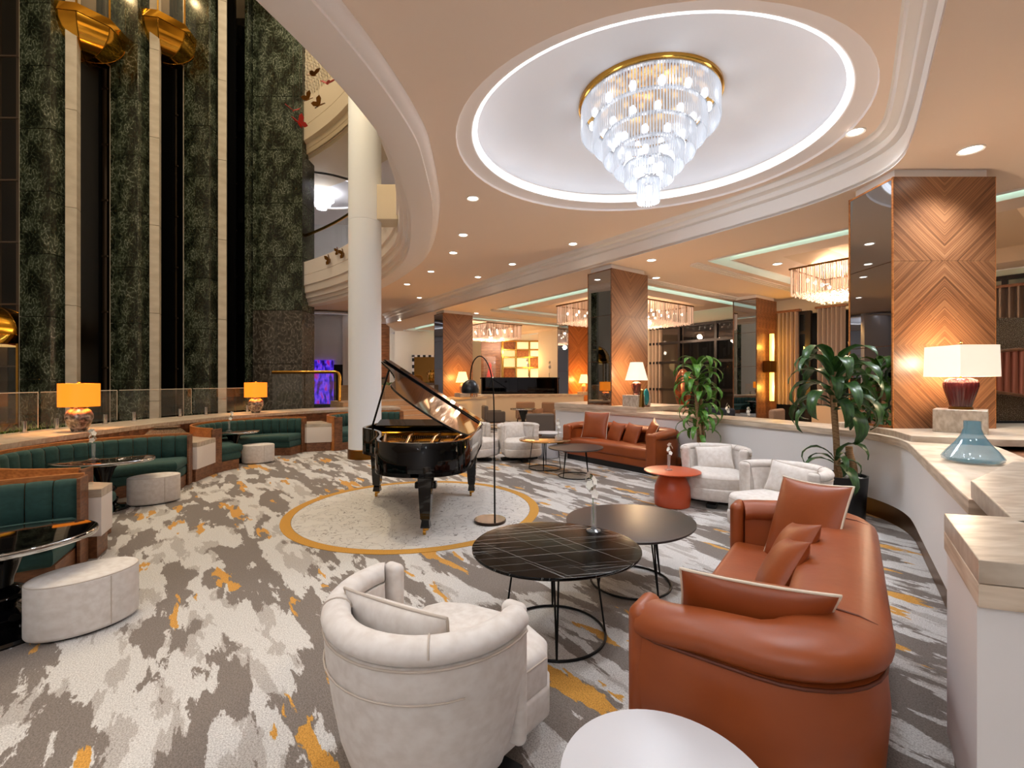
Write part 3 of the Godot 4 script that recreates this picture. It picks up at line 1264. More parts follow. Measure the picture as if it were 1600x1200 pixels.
func build_atrium() -> void:
	# upper floors: gallery rings, walls, screens, rails
	var at := atrium_line()
	var b := Mold.new()
	b.sweep(at, [Vector2(1.4, 9.7), Vector2(-0.459, 9.7), Vector2(-0.474, 9.82), Vector2(-0.533, 9.82), Vector2(-0.548, 9.96), Vector2(-0.607, 9.98), Vector2(-0.622, 10.15), Vector2(-0.755, 10.2), Vector2(-0.755, 10.7), Vector2(-0.740, 10.71), Vector2(-0.755, 10.72), Vector2(-0.755, 11.6), Vector2(-0.592, 11.6), Vector2(-0.592, 9.8)])
	structure("trim_4", b, m.cream)
	# floor slabs of the galleries
	b = Mold.new()
	var poly := []
	for p in at:
		poly.append(p + Vector2(0.5, 0.3))
	poly.append_array([Vector2(-15.9, 18.9), Vector2(-15.9, 26.9), Vector2(10.9, 26.9), Vector2(10.9, -8.9), Vector2(-5.2, -8.9)])
	b.pad(poly, 5.5, 5.62)
	b.pad(poly, 9.8, 9.92)
	structure("floor_upper", b, m.ring_pale)
	# cream lattice screens over the upper gallery
	var tail := at.slice(at.size() - 26)
	b = Mold.new()
	for i in tail.size() - 1:
		var p: Vector2 = tail[i]
		var q: Vector2 = tail[i + 1]
		var d := (q - p).normalized()
		var right := Vector2(d.y, -d.x)
		p += right * -0.67
		q += right * -0.67
		var n := 6
		for k in n:
			var e := p.lerp(q, (k + 0.5) / n)
			for y in 18:
				var c := P(e.x, 11.7 + y * 0.17, e.y)
				b.t = Transform3D(Basis(Vector3.UP, atan2(d.y, d.x)), c)
				b.t = b.t * Transform3D(Basis(Vector3.BACK, PI / 4.0 if (k + y) % 2 else -PI / 4.0), Vector3.ZERO)
				b.box(Vector3.ZERO, Vector3(0.2, 0.028, 0.04))
				b.t = Transform3D(Basis(Vector3.UP, atan2(d.y, d.x)), c)
				b.box(Vector3(0, 0.085, 0), Vector3(0.17, 0.028, 0.04))
				b.box(Vector3(0.07, 0, 0), Vector3(0.028, 0.17, 0.04))
	b.t = Transform3D()
	var scr := part("lattice_screen", b, m.cream, self)
	tag(scr, "pale lattice screen with small openings above the topmost gallery", "screen")
	# brass rail with glass along the first gallery
	var t := thing("gallery_rail", "brass handrail with glass panes on the gallery behind the white column", "railing", P(-7, 5.85, 16.6))
	var rail := []
	var pts := []
	for p in at.slice(at.size() - 20, at.size() - 5):
		pts.append(p)
	b = Mold.new()
	var d0: Vector2 = (pts[-1] - pts[-2]).normalized()
	var n0 := Vector2(d0.y, -d0.x) * -0.64
	rail.append(P(pts[-1].x + n0.x + 7, 0, pts[-1].y + n0.y - 16.6))
	for i in pts.size():
		var d: Vector2 = (pts[mini(i + 1, pts.size() - 1)] - pts[maxi(i - 1, 0)]).normalized()
		var nn := Vector2(d.y, -d.x) * -0.64
		var p: Vector2 = pts[pts.size() - 1 - i]
		d = (pts[mini(pts.size() - i, pts.size() - 1)] - pts[maxi(pts.size() - 2 - i, 0)]).normalized()
		nn = Vector2(d.y, -d.x) * -0.64
		rail.append(P(p.x + nn.x + 7, 1.0, p.y + nn.y - 16.6))
	b.tube(rail, 0.05, 8)
	part("handrail", b, m.brass, t)
	for i in range(1, rail.size() - 1, 2):
		b = Mold.new()
		b.flat()
		var p: Vector3 = rail[i]
		var q: Vector3 = rail[mini(i + 2, rail.size() - 1)]
		b.quad(p - Vector3(0, 1.0, 0), q - Vector3(0, 1.0, 0), q - Vector3(0, 0.05, 0), p - Vector3(0, 0.05, 0))
		part("glass_pane", b, m.glass, t)
	# first floor: back wall, ceiling light and a small crystal lamp
	b = Mold.new()
	b.box(P(-9.2, 8.0, 24.0), Vector3(9.0, 5.2, 0.2))
	b.box(P(-6.9, 7.0, 21.6), Vector3(1.6, 3.2, 0.2))
	b.box(P(-6.2, 7.0, 22.6), Vector3(0.2, 3.2, 2.2))
	structure("wall_gallery", b, m.white_wall)
	b = Mold.new()
	b.box(P(-7.15, 6.6, 21.4), Vector3(0.12, 1.8, 0.08))
	b.box(P(-6.95, 7.5, 21.4), Vector3(0.52, 0.1, 0.08))
	structure("trim_5", b, m.oak_dark)
	for q in [[9.72, 9.8, "oval ceiling recess lit white on the upper gallery"], [4.4, 4.52, "oval ceiling recess lit white beyond the white column at ground level"]]:
		var h: float = q[0]
		var cx := -8.2
		var cd := 19.6 if h > 6.0 else 20.6
		b = Mold.new()
		b.sweep(circle(Vector2(cx, cd), 2.0, 1.9, 48), [Vector2(0.25, h), Vector2(0.2, h - 0.02), Vector2(0.0, h - 0.02), Vector2(-0.03, h + 0.06)], true)
		b.sweep(circle(Vector2(cx, cd), 2.0, 1.9, 48), [Vector2(-0.0, h + 0.06), Vector2(-0.3, h + 0.08)], true)
		var r := part("ceiling_recess", b, m.trim, self)
		tag(r, q[2], "ceiling light", "oval ceiling recesses")
		b = Mold.new()
		b.sweep(circle(Vector2(cx, cd), 1.93, 1.83, 48), [Vector2(0.0, h - 0.005), Vector2(-0.06, h - 0.005)], true)
		part("cove_light", b, m.cove_white, r)
		b = Mold.new()
		b.pad(circle(Vector2(cx, cd), 1.9, 1.8, 40), h + 0.02, h + 0.04)
		part("recess_panel", b, m.dome, r)
		omni(P(cx, h - 0.4, cd), C(240, 244, 255), 2.0, 0.3)
	# added fill lamps for the atrium, unseen above the view
	var k := 0
	for q in [Vector2(-4.5, 4.0), Vector2(-8.5, 8.0), Vector2(-7.0, 14.0), Vector2(-12.5, 6.0), Vector2(-8.0, -2.0)]:
		downlight("added fill downlight in the high atrium roof, unseen above the view", P(q.x, 16.98, q.y), 26.0, C(255, 240, 214), 0.2)
	for q in [[Vector3(-3.3, 8.6, -7.0), 3.0], [Vector3(-6.5, 13.5, -9.5), 3.0], [Vector3(-4.0, 12.0, -5.0), 3.0]]:
		fill_globe("added fill globe in the atrium, unseen above the view", q[0], q[1], C(255, 232, 186), 16.9)
	# dark planted ground round the foot of the tower
	b = Mold.new()
	b.pad([Vector2(-15.9, -2.0), Vector2(-9.0, -2.0), Vector2(-7.8, 5.0), Vector2(-7.6, 8.0), Vector2(-7.2, 10.2), Vector2(-6.2, 12.0), Vector2(-5.2, 13.0), Vector2(-6.2, 16.6), Vector2(-9.0, 18.6), Vector2(-15.9, 18.6)], 0.001, 0.03)
	structure("floor_garden", b, m.soil)


# ---------------------------------------------------------------- columns and low walls

func veneer(w: float, h: float, up: bool, mirrored: bool) -> Mold:
	# one book-matched panel, its grain on the diagonal
	var b := Mold.new()
	b.box(Vector3(0, 0, -0.004), Vector3(w, h, 0.006))
	b.flat()
	var p := [Vector2(-w / 2, -h / 2), Vector2(w / 2, -h / 2), Vector2(w / 2, h / 2), Vector2(-w / 2, h / 2)]
	var uv := []
	for q in p:
		var x: float = -q.x if mirrored else q.x
		var y: float = -q.y if up else q.y
		# grain direction (1, -1) for a left panel whose lines fall to the middle
		var along := (x - y) * 0.7071
		var across := (x + y) * 0.7071
		uv.append(Vector2(along * 0.3, across * 0.9))
	var k := 0.0015
	b.quad(Vector3(p[0].x, p[0].y, 0) * Vector3(1 - k, 1 - k, 1), Vector3(p[1].x, p[1].y, 0) * Vector3(1 - k, 1 - k, 1), Vector3(p[2].x, p[2].y, 0) * Vector3(1 - k, 1 - k, 1), Vector3(p[3].x, p[3].y, 0) * Vector3(1 - k, 1 - k, 1), uv[0], uv[1], uv[2], uv[3])
	return b


func column(label: String, at: Vector2, turn: float, base: float, wood_mat: Material) -> Node3D:
	# local: wood face on z = 0 from x = 0 to 1.18, mirrored face on x = 0 running back 0.7 m
	var t := thing("wood_column", label, "column", P(at.x, 0, at.y), turn, "square columns faced with chevron veneer and mirror")
	var w := 1.18
	var dp := 0.7
	var top := 3.97
	var b := Mold.new()
	b.box(Vector3(w / 2, top / 2.0, -dp / 2 - 0.01), Vector3(w - 0.012, top, dp - 0.02))
	part("core", b, m.oak_dark, t)
	b = Mold.new()
	b.box(Vector3(w / 2, 4.03, -dp / 2), Vector3(w - 0.1, 0.12, dp - 0.1))
	part("collar", b, m.trim, t)
	var rows := [base, 2.01, 2.99, top]
	for r in 3:
		for s in 2:
			var h: float = rows[r + 1] - rows[r]
			var o := part("veneer_panel", veneer(w / 2 - 0.001, h - 0.002, r == 1, s == 1), wood_mat, t)
			o.position = Vector3(w * (0.25 + 0.5 * s), (rows[r] + rows[r + 1]) / 2.0, 0.0)
			o = part("veneer_panel", veneer(w / 2 - 0.001, h - 0.002, r == 1, s == 1), wood_mat, t)
			o.position = Vector3(w * (0.25 + 0.5 * s), (rows[r] + rows[r + 1]) / 2.0, -dp)
			o.rotation.y = PI
		for x in [0.0, w]:
			b = Mold.new()
			b.box(Vector3(0, 0, 0), Vector3(0.008, rows[r + 1] - rows[r] - 0.008, dp - 0.06))
			var o := part("mirror_panel", b, m.mirror_grey, t)
			o.position = Vector3(x, (rows[r] + rows[r + 1]) / 2.0, -dp / 2)
	b = Mold.new()
	for x in [0.0, w]:
		for z in [-0.012, -dp + 0.012]:
			b.box(Vector3(x, (base + top) / 2.0, z), Vector3(0.016, top - base, 0.022))
		b.box(Vector3(x, top - 0.015, -dp / 2), Vector3(0.016, 0.022, dp))
		b.box(Vector3(x, base + 0.015, -dp / 2), Vector3(0.016, 0.03, dp))
	part("copper_edge", b, m.oak_lit if turn == 0.0 else m.oak_dark, t)
	return t


func build_columns() -> void:
	column("big chevron-veneered column with a mirrored side, behind the square-shaded lamp on the near wall", Vector2(4.43, 5.28), 0.0, 1.045, m.walnut)
	column("chevron-veneered column with a mirrored side behind the far cognac sofa", Vector2(2.095, 9.55), GRID, 1.075, m.walnut)
	column("chevron-veneered column beyond the open piano lid", Vector2(-2.387, 15.82), GRID, 1.045, m.walnut)
	column("orange column of chevron veneer seen left of the far sofa's column", Vector2(2.4, 19.3), GRID, 0.02, m.oak_orange)
	var c := column("plain brown column carrying the two glowing wall tubes", Vector2(6.98, 12.96), GRID, 0.02, m.oak_dark)
	# round white column at the atrium edge
	var t := thing("round_column", "tall round white column with a bronze foot standing behind the piano", "column", P(-3.07, 0, 9.5))
	var b := Mold.new()
	b.lathe([Vector2(0.33, 0.2), Vector2(0.33, 4.88), Vector2(0.325, 4.885), Vector2(0.325, 4.895), Vector2(0.33, 4.9), Vector2(0.33, 17.0)], 48)
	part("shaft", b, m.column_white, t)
	b = Mold.new()
	b.lathe([Vector2(0.0, 0.0), Vector2(0.345, 0.0), Vector2(0.345, 0.19), Vector2(0.335, 0.2), Vector2(0.0, 0.2)], 48)
	part("foot", b, m.bronze, t)
	b = Mold.new()
	b.box(Vector3(0.62, 5.28, -0.1), Vector3(1.3, 0.72, 0.5), 0.01)
	part("bracket", b, m.cream, t)


func build_half_walls() -> void:
	var wl := spline(wall_line(), 5)
	# low wall on the right: white face, recessed brown skirting, travertine coping
	var b := Mold.new()
	b.sweep(wl, [Vector2(0.0, 0.12), Vector2(0.0, 0.9), Vector2(-0.5, 0.9), Vector2(-0.5, 0.0), Vector2(0.04, 0.0)], false, true)
	var low := Mold.new()
	# the wall stands to the outside (left of travel is the lounge side here)
	var inv := []
	for p in wl:
		inv.append(p)
	inv.reverse()
	b = Mold.new()
	b.sweep(inv, [Vector2(0.0, 0.21), Vector2(0.0, 0.9), Vector2(0.5, 0.9), Vector2(0.5, 0.0), Vector2(0.05, 0.0), Vector2(0.05, 0.21), Vector2(0.0, 0.21)], false, true)
	var hw := structure("wall_low", b, m.white_wall)
	low.sweep(inv, [Vector2(0.03, 0.0), Vector2(0.03, 0.21), Vector2(0.06, 0.21), Vector2(0.06, 0.0), Vector2(0.03, 0.0)], false, true)
	structure("baseboard_right", low, m.bronze)
	# coping in separate stones
	var n := wl.size()
	var k := 0
	while k < n - 1:
		var e := mini(k + 7, n - 1)
		var seg := []
		for i in range(k, e + 1):
			seg.append(wl[i])
		seg.reverse()
		var d0: Vector2 = (seg[1] - seg[0]).normalized()
		seg[0] += d0 * 0.0015
		b = Mold.new()
		b.sweep(seg, [Vector2(-0.03, 0.9), Vector2(-0.03, 0.975), Vector2(-0.025, 0.98), Vector2(0.62, 0.98), Vector2(0.62, 0.9), Vector2(-0.03, 0.9)], false, true)
		structure("coping_stone", b, m.travertine, hw)
		k = e
	# upper slabs on which the columns stand
	b = Mold.new()
	b.pad([Vector2(1.02, 10.98), Vector2(2.09, 9.49), Vector2(2.46, 8.99), Vector2(3.1, 9.45), Vector2(3.75, 9.93), Vector2(2.3, 12.0)], 0.98, 1.075, 0.004)
	structure("plinth_slab", b, m.travertine, hw)
	b = Mold.new()
	b.pad([Vector2(4.05, 4.62), Vector2(4.62, 4.3), Vector2(6.8, 4.12), Vector2(6.8, 6.4), Vector2(4.38, 6.15), Vector2(4.36, 5.6), Vector2(4.27, 5.1)], 0.98, 1.045, 0.006)
	structure("plinth_slab", b, m.stone_top, hw)
	b = Mold.new()
	b.pad([Vector2(2.44, 2.42), Vector2(3.3, 3.0), Vector2(4.6, 2.1), Vector2(2.6, 0.6), Vector2(1.9, 1.72)], 0.98, 1.07, 0.006)
	structure("plinth_slab", b, m.stone_top, hw)
	# body behind the coping so that nothing hangs in the air
	b = Mold.new()
	b.pad([Vector2(4.7, 5.0), Vector2(4.62, 4.34), Vector2(3.9, 3.4), Vector2(3.2, 2.6), Vector2(4.6, 2.0), Vector2(6.8, 4.14), Vector2(6.8, 6.35), Vector2(4.9, 6.1)], 0.0, 0.93)
	structure("wall_inner", b, m.oak_dark, hw)
	# pier nearest the viewer
	b = Mold.new()
	b.pad([Vector2(1.40, 1.37), Vector2(1.735, 1.815), Vector2(2.6, 1.6), Vector2(2.2, 1.1)], 0.2, 0.93)
	var pier := structure("wall_pier", b, m.white_wall)
	b = Mold.new()
	b.pad([Vector2(1.42, 1.40), Vector2(1.74, 1.79), Vector2(2.5, 1.6), Vector2(2.2, 1.15)], 0.0, 0.2)
	structure("skirting", b, m.bronze, pier)
	for q in [[0.93, 0.998], [1.002, 1.07]]:
		b = Mold.new()
		b.pad([Vector2(1.38, 1.346), Vector2(1.728, 1.82), Vector2(2.65, 1.6), Vector2(2.24, 1.07)], q[0], q[1], 0.003)
		structure("coping_stone", b, m.stone_top if q[1] > 1.0 else m.travertine, pier)
	# low walls further back
	var wa := [[[Vector2(-2.25, 15.8), Vector2(-0.94, 16.75)], 1.04], [[Vector2(-1.4, 18.0), Vector2(3.0, 19.0)], 1.0]]
	for i in 2:
		var pa: Array = wa[i][0]
		b = Mold.new()
		b.sweep(pa, [Vector2(0.0, 0.0), Vector2(0.0, 0.94), Vector2(-0.5, 0.94), Vector2(-0.5, 0.0), Vector2(0.0, 0.0)], false, true)
		var w := structure("wall_back", b, m.cream)
		b = Mold.new()
		b.sweep(pa, [Vector2(0.03, 0.94), Vector2(0.03, 1.04), Vector2(-0.9, 1.04), Vector2(-0.9, 0.94), Vector2(0.03, 0.94)], false, true)
		structure("coping_stone", b, m.travertine, w)
	# planter wall and broad steps behind the piano
	b = Mold.new()
	b.pad([Vector2(-7.0, 18.4), Vector2(-5.0, 17.9), Vector2(-4.6, 19.2), Vector2(-6.6, 19.8)], 0.0, 1.42)
	structure("wall_planter", b, m.oak_pale)
	var st := thing("staircase", "broad steps with pale timber treads rising behind the piano", "steps", P(-3.4, 0, 14.14), GRID)
	for i in 6:
		b = Mold.new()
		b.box(Vector3(0, 0.075 + i * 0.15, -0.17 - i * 0.36), Vector3(2.6, 0.15, 0.36), 0.008)
		part("step", b, m.oak_pale, st)
		b = Mold.new()
		b.box(Vector3(0, 0.152 + i * 0.15, -0.01 - i * 0.36), Vector3(2.6, 0.012, 0.05))
		part("nosing", b, m.stone_top, st)
	b = Mold.new()
	b.box(Vector3(0, 0.45, -2.77), Vector3(2.6, 0.9, 1.2))
	part("landing", b, m.oak_pale, st)


func framed_window(called: String, o: Vector2, len: float, h0: float, h1: float, ups: int, rows: Array) -> void:
	# glazed bay along the column row: frame, bars and panes
	var w := Node3D.new()
	w.name = called
	w.position = P(o.x, 0, o.y)
	w.rotation.y = GRID + PI / 2.0        # local x runs away along the row
	add_child(w)
	w.set_meta("kind", "structure")
	for i in ups + 1:
		var b := Mold.new()
		b.box(Vector3(len * i / ups, (h0 + h1) / 2, 0), Vector3(0.14 if i % ups == 0 else 0.09, h1 - h0, 0.14))
		part("mullion", b, m.window_frame, w)
	for h in rows:
		var b := Mold.new()
		b.box(Vector3(len / 2, h, 0), Vector3(len, 0.09, 0.12))
		part("transom", b, m.window_frame, w)
	for i in ups:
		for j in rows.size() - 1:
			var b := Mold.new()
			b.flat()
			var x0 := len * i / ups + 0.04
			var x1 := len * (i + 1) / ups - 0.04
			b.quad(Vector3(x0, rows[j] + 0.04, 0), Vector3(x1, rows[j] + 0.04, 0), Vector3(x1, rows[j + 1] - 0.04, 0), Vector3(x0, rows[j + 1] - 0.04, 0))
			part("pane", b, m.window_glass, w)


func curtain(label: String, o: Vector2, len: float, h0: float, h1: float, material: Material, folds: int) -> void:
	var t := thing("curtain", label, "curtain", P(o.x, 0, o.y), GRID + PI / 2.0, "pleated curtains of the window side")
	var b := Mold.new()
	var pts := []
	var n := folds * 8
	for i in n + 1:
		for j in 2:
			var ph := TAU * folds * i / n
			pts.append(Vector3(len * i / n, h0 if j == 0 else h1, sin(ph) * 0.085 + sin(ph * 0.31) * 0.02))
	b.grid(pts, n + 1, 2)
	part("cloth", b, material, t)
	b = Mold.new()
	b.box(Vector3(len / 2, h1 + 0.03, 0), Vector3(len + 0.1, 0.06, 0.16))
	part("pelmet", b, m.oak_dark, t)


func build_background() -> void:
	# window side, along the second row of columns
	var o := Vector2(8.45, 13.3)
	var a := Vector2(-0.587, 0.81)
	framed_window("window_1", o - a * 0.2, 5.6, 0.0, 3.62, 4, [0.1, 1.28, 2.28, 3.0, 3.58])
	framed_window("window_2", o - a * 7.0, 4.4, 0.0, 3.9, 3, [0.1, 1.3, 2.5, 3.3, 3.86])
	framed_window("window_3", o - a * 14.5, 5.0, 0.0, 3.9, 3, [0.1, 1.3, 2.5, 3.3, 3.86])
	curtain("pale pink pleated curtain left of the dark window behind the far sofa's column", o + a * 4.75, 1.2, 0.05, 3.66, m.curtain_pale, 8)
	var back := W * -0.16
	curtain("taupe pleated curtain just right of the column with the glowing tubes", o + back, 1.0, 0.9, 3.62, m.curtain, 9)
	curtain("taupe pleated curtain beside the mirror edge of the big near column", o - a * 1.15 + back, 0.66, 0.9, 3.62, m.curtain, 6)
	curtain("taupe pleated curtain hanging at the right edge above the mosaic panel", o - a * 5.6 + back, 2.4, 0.9, 3.62, m.curtain, 18)
	# sill wall under the curtains
	var b := Mold.new()
	var p1 := o - a * 16.0
	var p2 := o - a * 0.4
	b.sweep([p1 + W * -0.12, p2 + W * -0.12], [Vector2(0, 0), Vector2(0, 0.9), Vector2(-0.22, 0.9), Vector2(-0.22, 0), Vector2(0, 0)], false, true)
	structure("wall_sill", b, m.curtain_pale)
	b = Mold.new()
	b.sweep([p1 + W * 0.3, o + a * 12.0 + W * 0.3], [Vector2(0, 3.6), Vector2(0, 4.8), Vector2(0.2, 4.8), Vector2(0.2, 3.6), Vector2(0, 3.6)], false, true)
	b.sweep([o + a * 5.3 + W * 0.1, o + a * 12.0 + W * 0.1], [Vector2(0, 0), Vector2(0, 4.8), Vector2(-0.2, 4.8), Vector2(-0.2, 0), Vector2(0, 0)], false, true)
	structure("wall_window", b, m.cream)
	# dark outside beyond the glass
	b = Mold.new()
	b.sweep([p1 + W * 2.5, o + a * 5.5 + W * 2.5], [Vector2(0, 0), Vector2(0, 4.8), Vector2(0.1, 4.8), Vector2(0.1, 0), Vector2(0, 0)], false, true)
	structure("wall_outside", b, m.dark)
	# pane strips of light in the street outside
	# mosaic and fluted copper panel at the right edge
	var t := thing("wall_relief", "panel of glittering mosaic crossed by a wavy band of copper flutes", "wall panel", P(6.25, 0, 5.95))
	b = Mold.new()
	b.box(Vector3(0.7, 1.38, -0.1), Vector3(1.6, 2.1, 0.12))
	part("mosaic", b, m.mosaic, t)
	for i in 16:
		b = Mold.new()
		var x := -0.06 + i * 0.1
		var lo := 1.42 + 0.05 * sin(x * 3.0 + 2.2)
		var hi := 1.96 + 0.05 * sin(x * 4.0)
		b.lathe([Vector2(0.0, lo), Vector2(0.042, lo), Vector2(0.042, hi), Vector2(0.0, hi)], 12, Vector3(x, 0, -0.03))
		part("flute", b, m.copper_flute, t)
	for s in 2:
		b = Mold.new()
		var path := []
		for i in 17:
			var x := -0.12 + i * 0.105
			path.append(Vector3(x, (1.42 + 0.05 * sin(x * 3.0 + 2.2)) if s == 0 else (1.96 + 0.05 * sin(x * 4.0)), 0.0))
		b.tube(path, 0.022, 8)
		part("dark_rim", b, m.oak_dark, t)
	b = Mold.new()
	b.box(Vector3(0.7, 1.06, -0.1), Vector3(1.6, 0.03, 0.2))
	part("ledge", b, m.dark, t)
	# far end: cream wall with shop front, black counter, display cases, framed mirror
	b = Mold.new()
	b.box(P(-4.1, 2.3, 22.6), Vector3(3.4, 4.6, 0.2))
	b.box(P(-0.6, 2.3, 24.4), Vector3(14.0, 4.6, 0.2))
	b.box(P(7.0, 2.3, 24.4), Vector3(8.0, 4.6, 0.2))
	structure("wall_back", b, m.cream)
	b = Mold.new()
	b.box(P(-7.7, 3.4, 19.9), Vector3(2.2, 2.3, 0.2))
	b.box(P(-6.75, 2.3, 19.6), Vector3(1.0, 4.6, 0.2))
	structure("wall_lobby", b, m.white_wall)
	t = thing("screen", "screen glowing purple and pink in the doorway left of the white column", "screen", P(-8.15, 0, 19.7))
	b = Mold.new()
	b.box(Vector3(0, 1.55, 0), Vector3(0.86, 1.9, 0.06), 0.01)
	part("panel", b, m.screen_purple, t)
	b = Mold.new()
	b.box(Vector3(0, 0.3, 0.05), Vector3(0.9, 0.6, 0.4), 0.01)
	part("stand", b, m.dark, t)
	b = Mold.new()
	b.box(Vector3(0.66, 1.15, 0.0), Vector3(0.42, 2.3, 0.1))
	part("dark_side", b, m.dark, t)
	t = thing("wall_phone", "small black wall phone on the white wall beside the purple screen", "phone", P(-6.9, 1.86, 19.48))
	b = Mold.new()
	b.box(Vector3(0, 0, 0), Vector3(0.14, 0.2, 0.05), 0.01)
	part("body", b, m.dark, t)
	# gilded shop front
	t = thing("shop_front", "gold framed lit shop front beyond the black counter", "shop front", P(0.92, 0, 24.2))
	for i in 5:
		b = Mold.new()
		b.box(Vector3(-1.42 + i * 0.71, 1.95, 0.05), Vector3(0.12 if i % 4 == 0 else 0.08, 3.5, 0.1), 0.01)
		part("upright", b, m.brass, t)
	for h in [1.35, 2.3, 2.85, 3.25, 3.7]:
		b = Mold.new()
		b.box(Vector3(0, h, 0.05), Vector3(2.9, 0.07, 0.09), 0.01)
		part("rail", b, m.brass, t)
	var hs := [0.2, 1.35, 2.3, 2.85, 3.25, 3.7]
	for i in 4:
		for j in 5:
			b = Mold.new()
			b.box(Vector3(-1.065 + i * 0.71, (hs[j] + hs[j + 1]) / 2.0, -0.06), Vector3(0.6, hs[j + 1] - hs[j] - 0.08, 0.02))
			part("lit_panel", b, m.shop_glow if (i + j) % 3 != 1 else m.oak_lit, t)
	omni(P(0.9, 2.6, 22.9), C(255, 204, 130), 0.8, 0.4)
	t = thing("service_counter", "long black mirror-polished counter in front of the gold shop front", "counter", P(0.65, 0, 20.9))
	b = Mold.new()
	b.box(Vector3(0, 0.86, 0), Vector3(4.0, 1.7, 0.7))
	part("body", b, m.dark, t)
	for i in 5:
		b = Mold.new()
		b.box(Vector3(-1.6 + i * 0.8, 1.22, 0.36), Vector3(0.79, 1.0, 0.02))
		part("mirror_panel", b, m.mirror_black, t)
	b = Mold.new()
	b.box(Vector3(0, 1.73, 0), Vector3(4.1, 0.05, 0.8), 0.01)
	part("top", b, m.black_gloss, t)
	# display cases with red figures
	for q in [[-6.1, 20.2, "glass case with a red gown right of the white column"], [-1.05, 21.6, "glass case with a red gown on a dark stand beside the gold shop front"]]:
		t = thing("display_case", q[2], "display case", P(q[0], 0, q[1]), 0.0, "glass cases with red gowns")
		b = Mold.new()
		b.box(Vector3(0, 0.85, 0), Vector3(0.8, 1.7, 0.6), 0.01)
		part("stand", b, m.grey_cloth, t)
		b = Mold.new()
		b.box(Vector3(0, 1.72, 0), Vector3(0.9, 0.05, 0.7), 0.01)
		part("plate", b, m.dark, t)
		b = Mold.new()
		b.lathe([Vector2(0.0, 1.75), Vector2(0.17, 1.75), Vector2(0.1, 2.05), Vector2(0.055, 2.2), Vector2(0.085, 2.32), Vector2(0.05, 2.42), Vector2(0.02, 2.46), Vector2(0.0, 2.46)], 20)
		part("gown", b, m.red_dress, t)
		for s in 4:
			b = Mold.new()
			b.flat()
			var an: float = PI / 2.0 * s
			var c := Vector3(cos(an), 0, sin(an)) * 0.28
			var e := Vector3(-sin(an), 0, cos(an)) * 0.28
			b.quad(c - e + Vector3(0, 1.75, 0), c + e + Vector3(0, 1.75, 0), c + e + Vector3(0, 2.75, 0), c - e + Vector3(0, 2.75, 0))
			part("glass_pane", b, m.glass_case, t)
		b = Mold.new()
		b.box(Vector3(0.02, 2.4, -0.6), Vector3(0.95, 3.6, 0.08))
		part("wood_backing", b, m.walnut, t)
		spot(P(q[0], 4.3, q[1] - 0.35), C(255, 190, 110), 3.0, 40.0)
	# framed mirror with a black and white border
	t = thing("framed_mirror", "mirror in a black and white chequered frame on the cream wall", "mirror", P(-4.25, 2.05, 22.44))
	b = Mold.new()
	b.box(Vector3(0, 0, 0), Vector3(1.2, 1.5, 0.03))
	part("glass", b, m.mirror_bronze, t)
	for s in 4:
		for i in 10:
			b = Mold.new()
			var l := 1.36 if s % 2 == 0 else 1.66
			var c := -l / 2.0 + l * (i + 0.5) / 10.0
			var at := Vector3(c, 0.77 * (1 if s == 0 else -1), 0.03) if s % 2 == 0 else Vector3(0.62 * (1 if s == 1 else -1), c, 0.03)
			b.box(at, Vector3(l / 10.0, 0.1, 0.05) if s % 2 == 0 else Vector3(0.1, l / 10.0, 0.05))
			part("border_block", b, m.dark if i % 2 == 0 else m.cabinet_white, t)
	# big round bright emblem behind the first column, tall vase, small cabinet
	t = thing("white_cabinet", "small white cabinet with a grey top beside the framed mirror", "cabinet", P(-3.05, 0, 18.6))
	b = Mold.new()
	b.box(Vector3(0, 0.72, 0), Vector3(0.8, 1.4, 0.5), 0.01)
	part("body", b, m.cabinet_white, t)
	b = Mold.new()
	b.box(Vector3(0, 1.47, 0), Vector3(0.86, 0.1, 0.56), 0.01)
	part("top", b, m.grey_cloth, t)
	t = thing("round_vase", "patterned gold jar with handles in front of the framed mirror", "vase", P(-3.25, 1.52, 18.6))
	b = Mold.new()
	b.lathe([Vector2(0.0, 0.0), Vector2(0.13, 0.0), Vector2(0.19, 0.14), Vector2(0.2, 0.3), Vector2(0.13, 0.42), Vector2(0.14, 0.52), Vector2(0.0, 0.52)], 24)
	part("body", b, m.brass, t)
	b = Mold.new()
	for s in [-1.0, 1.0]:
		b.tube([Vector3(0.18 * s, 0.32, 0), Vector3(0.24 * s, 0.4, 0), Vector3(0.14 * s, 0.48, 0)], 0.02, 6)
	part("handle", b, m.gold_dark, t)
	# copper egg chair and tall mirror ball near the windows
	t = thing("copper_sculpture", "tall polished copper egg standing before the dark window behind the far plant", "sculpture", P(4.25, 0, 11.3))
	b = Mold.new()
	b.ball(Vector3(0, 1.4, 0), Vector3(0.2, 0.5, 0.2), 28, 16)
	part("body", b, m.copper, t)
	b = Mold.new()
	b.lathe([Vector2(0, 0), Vector2(0.25, 0), Vector2(0.25, 0.04), Vector2(0.05, 0.08), Vector2(0.05, 1.05), Vector2(0, 1.05)], 20)
	part("stand", b, m.dark, t)
	t = thing("copper_sculpture", "slender twisting column of glittering copper mosaic beside the big column's mirror", "sculpture", P(7.55, 0, 9.9))
	b = Mold.new()
	b.lathe([Vector2(0, 0), Vector2(0.2, 0), Vector2(0.2, 0.9), Vector2(0.14, 1.2), Vector2(0.19, 1.6), Vector2(0.13, 2.0), Vector2(0.2, 2.45), Vector2(0.17, 2.5), Vector2(0, 2.5)], 20)
	part("body", b, m.mosaic, t)


# ---------------------------------------------------------------- chandeliers and downlights

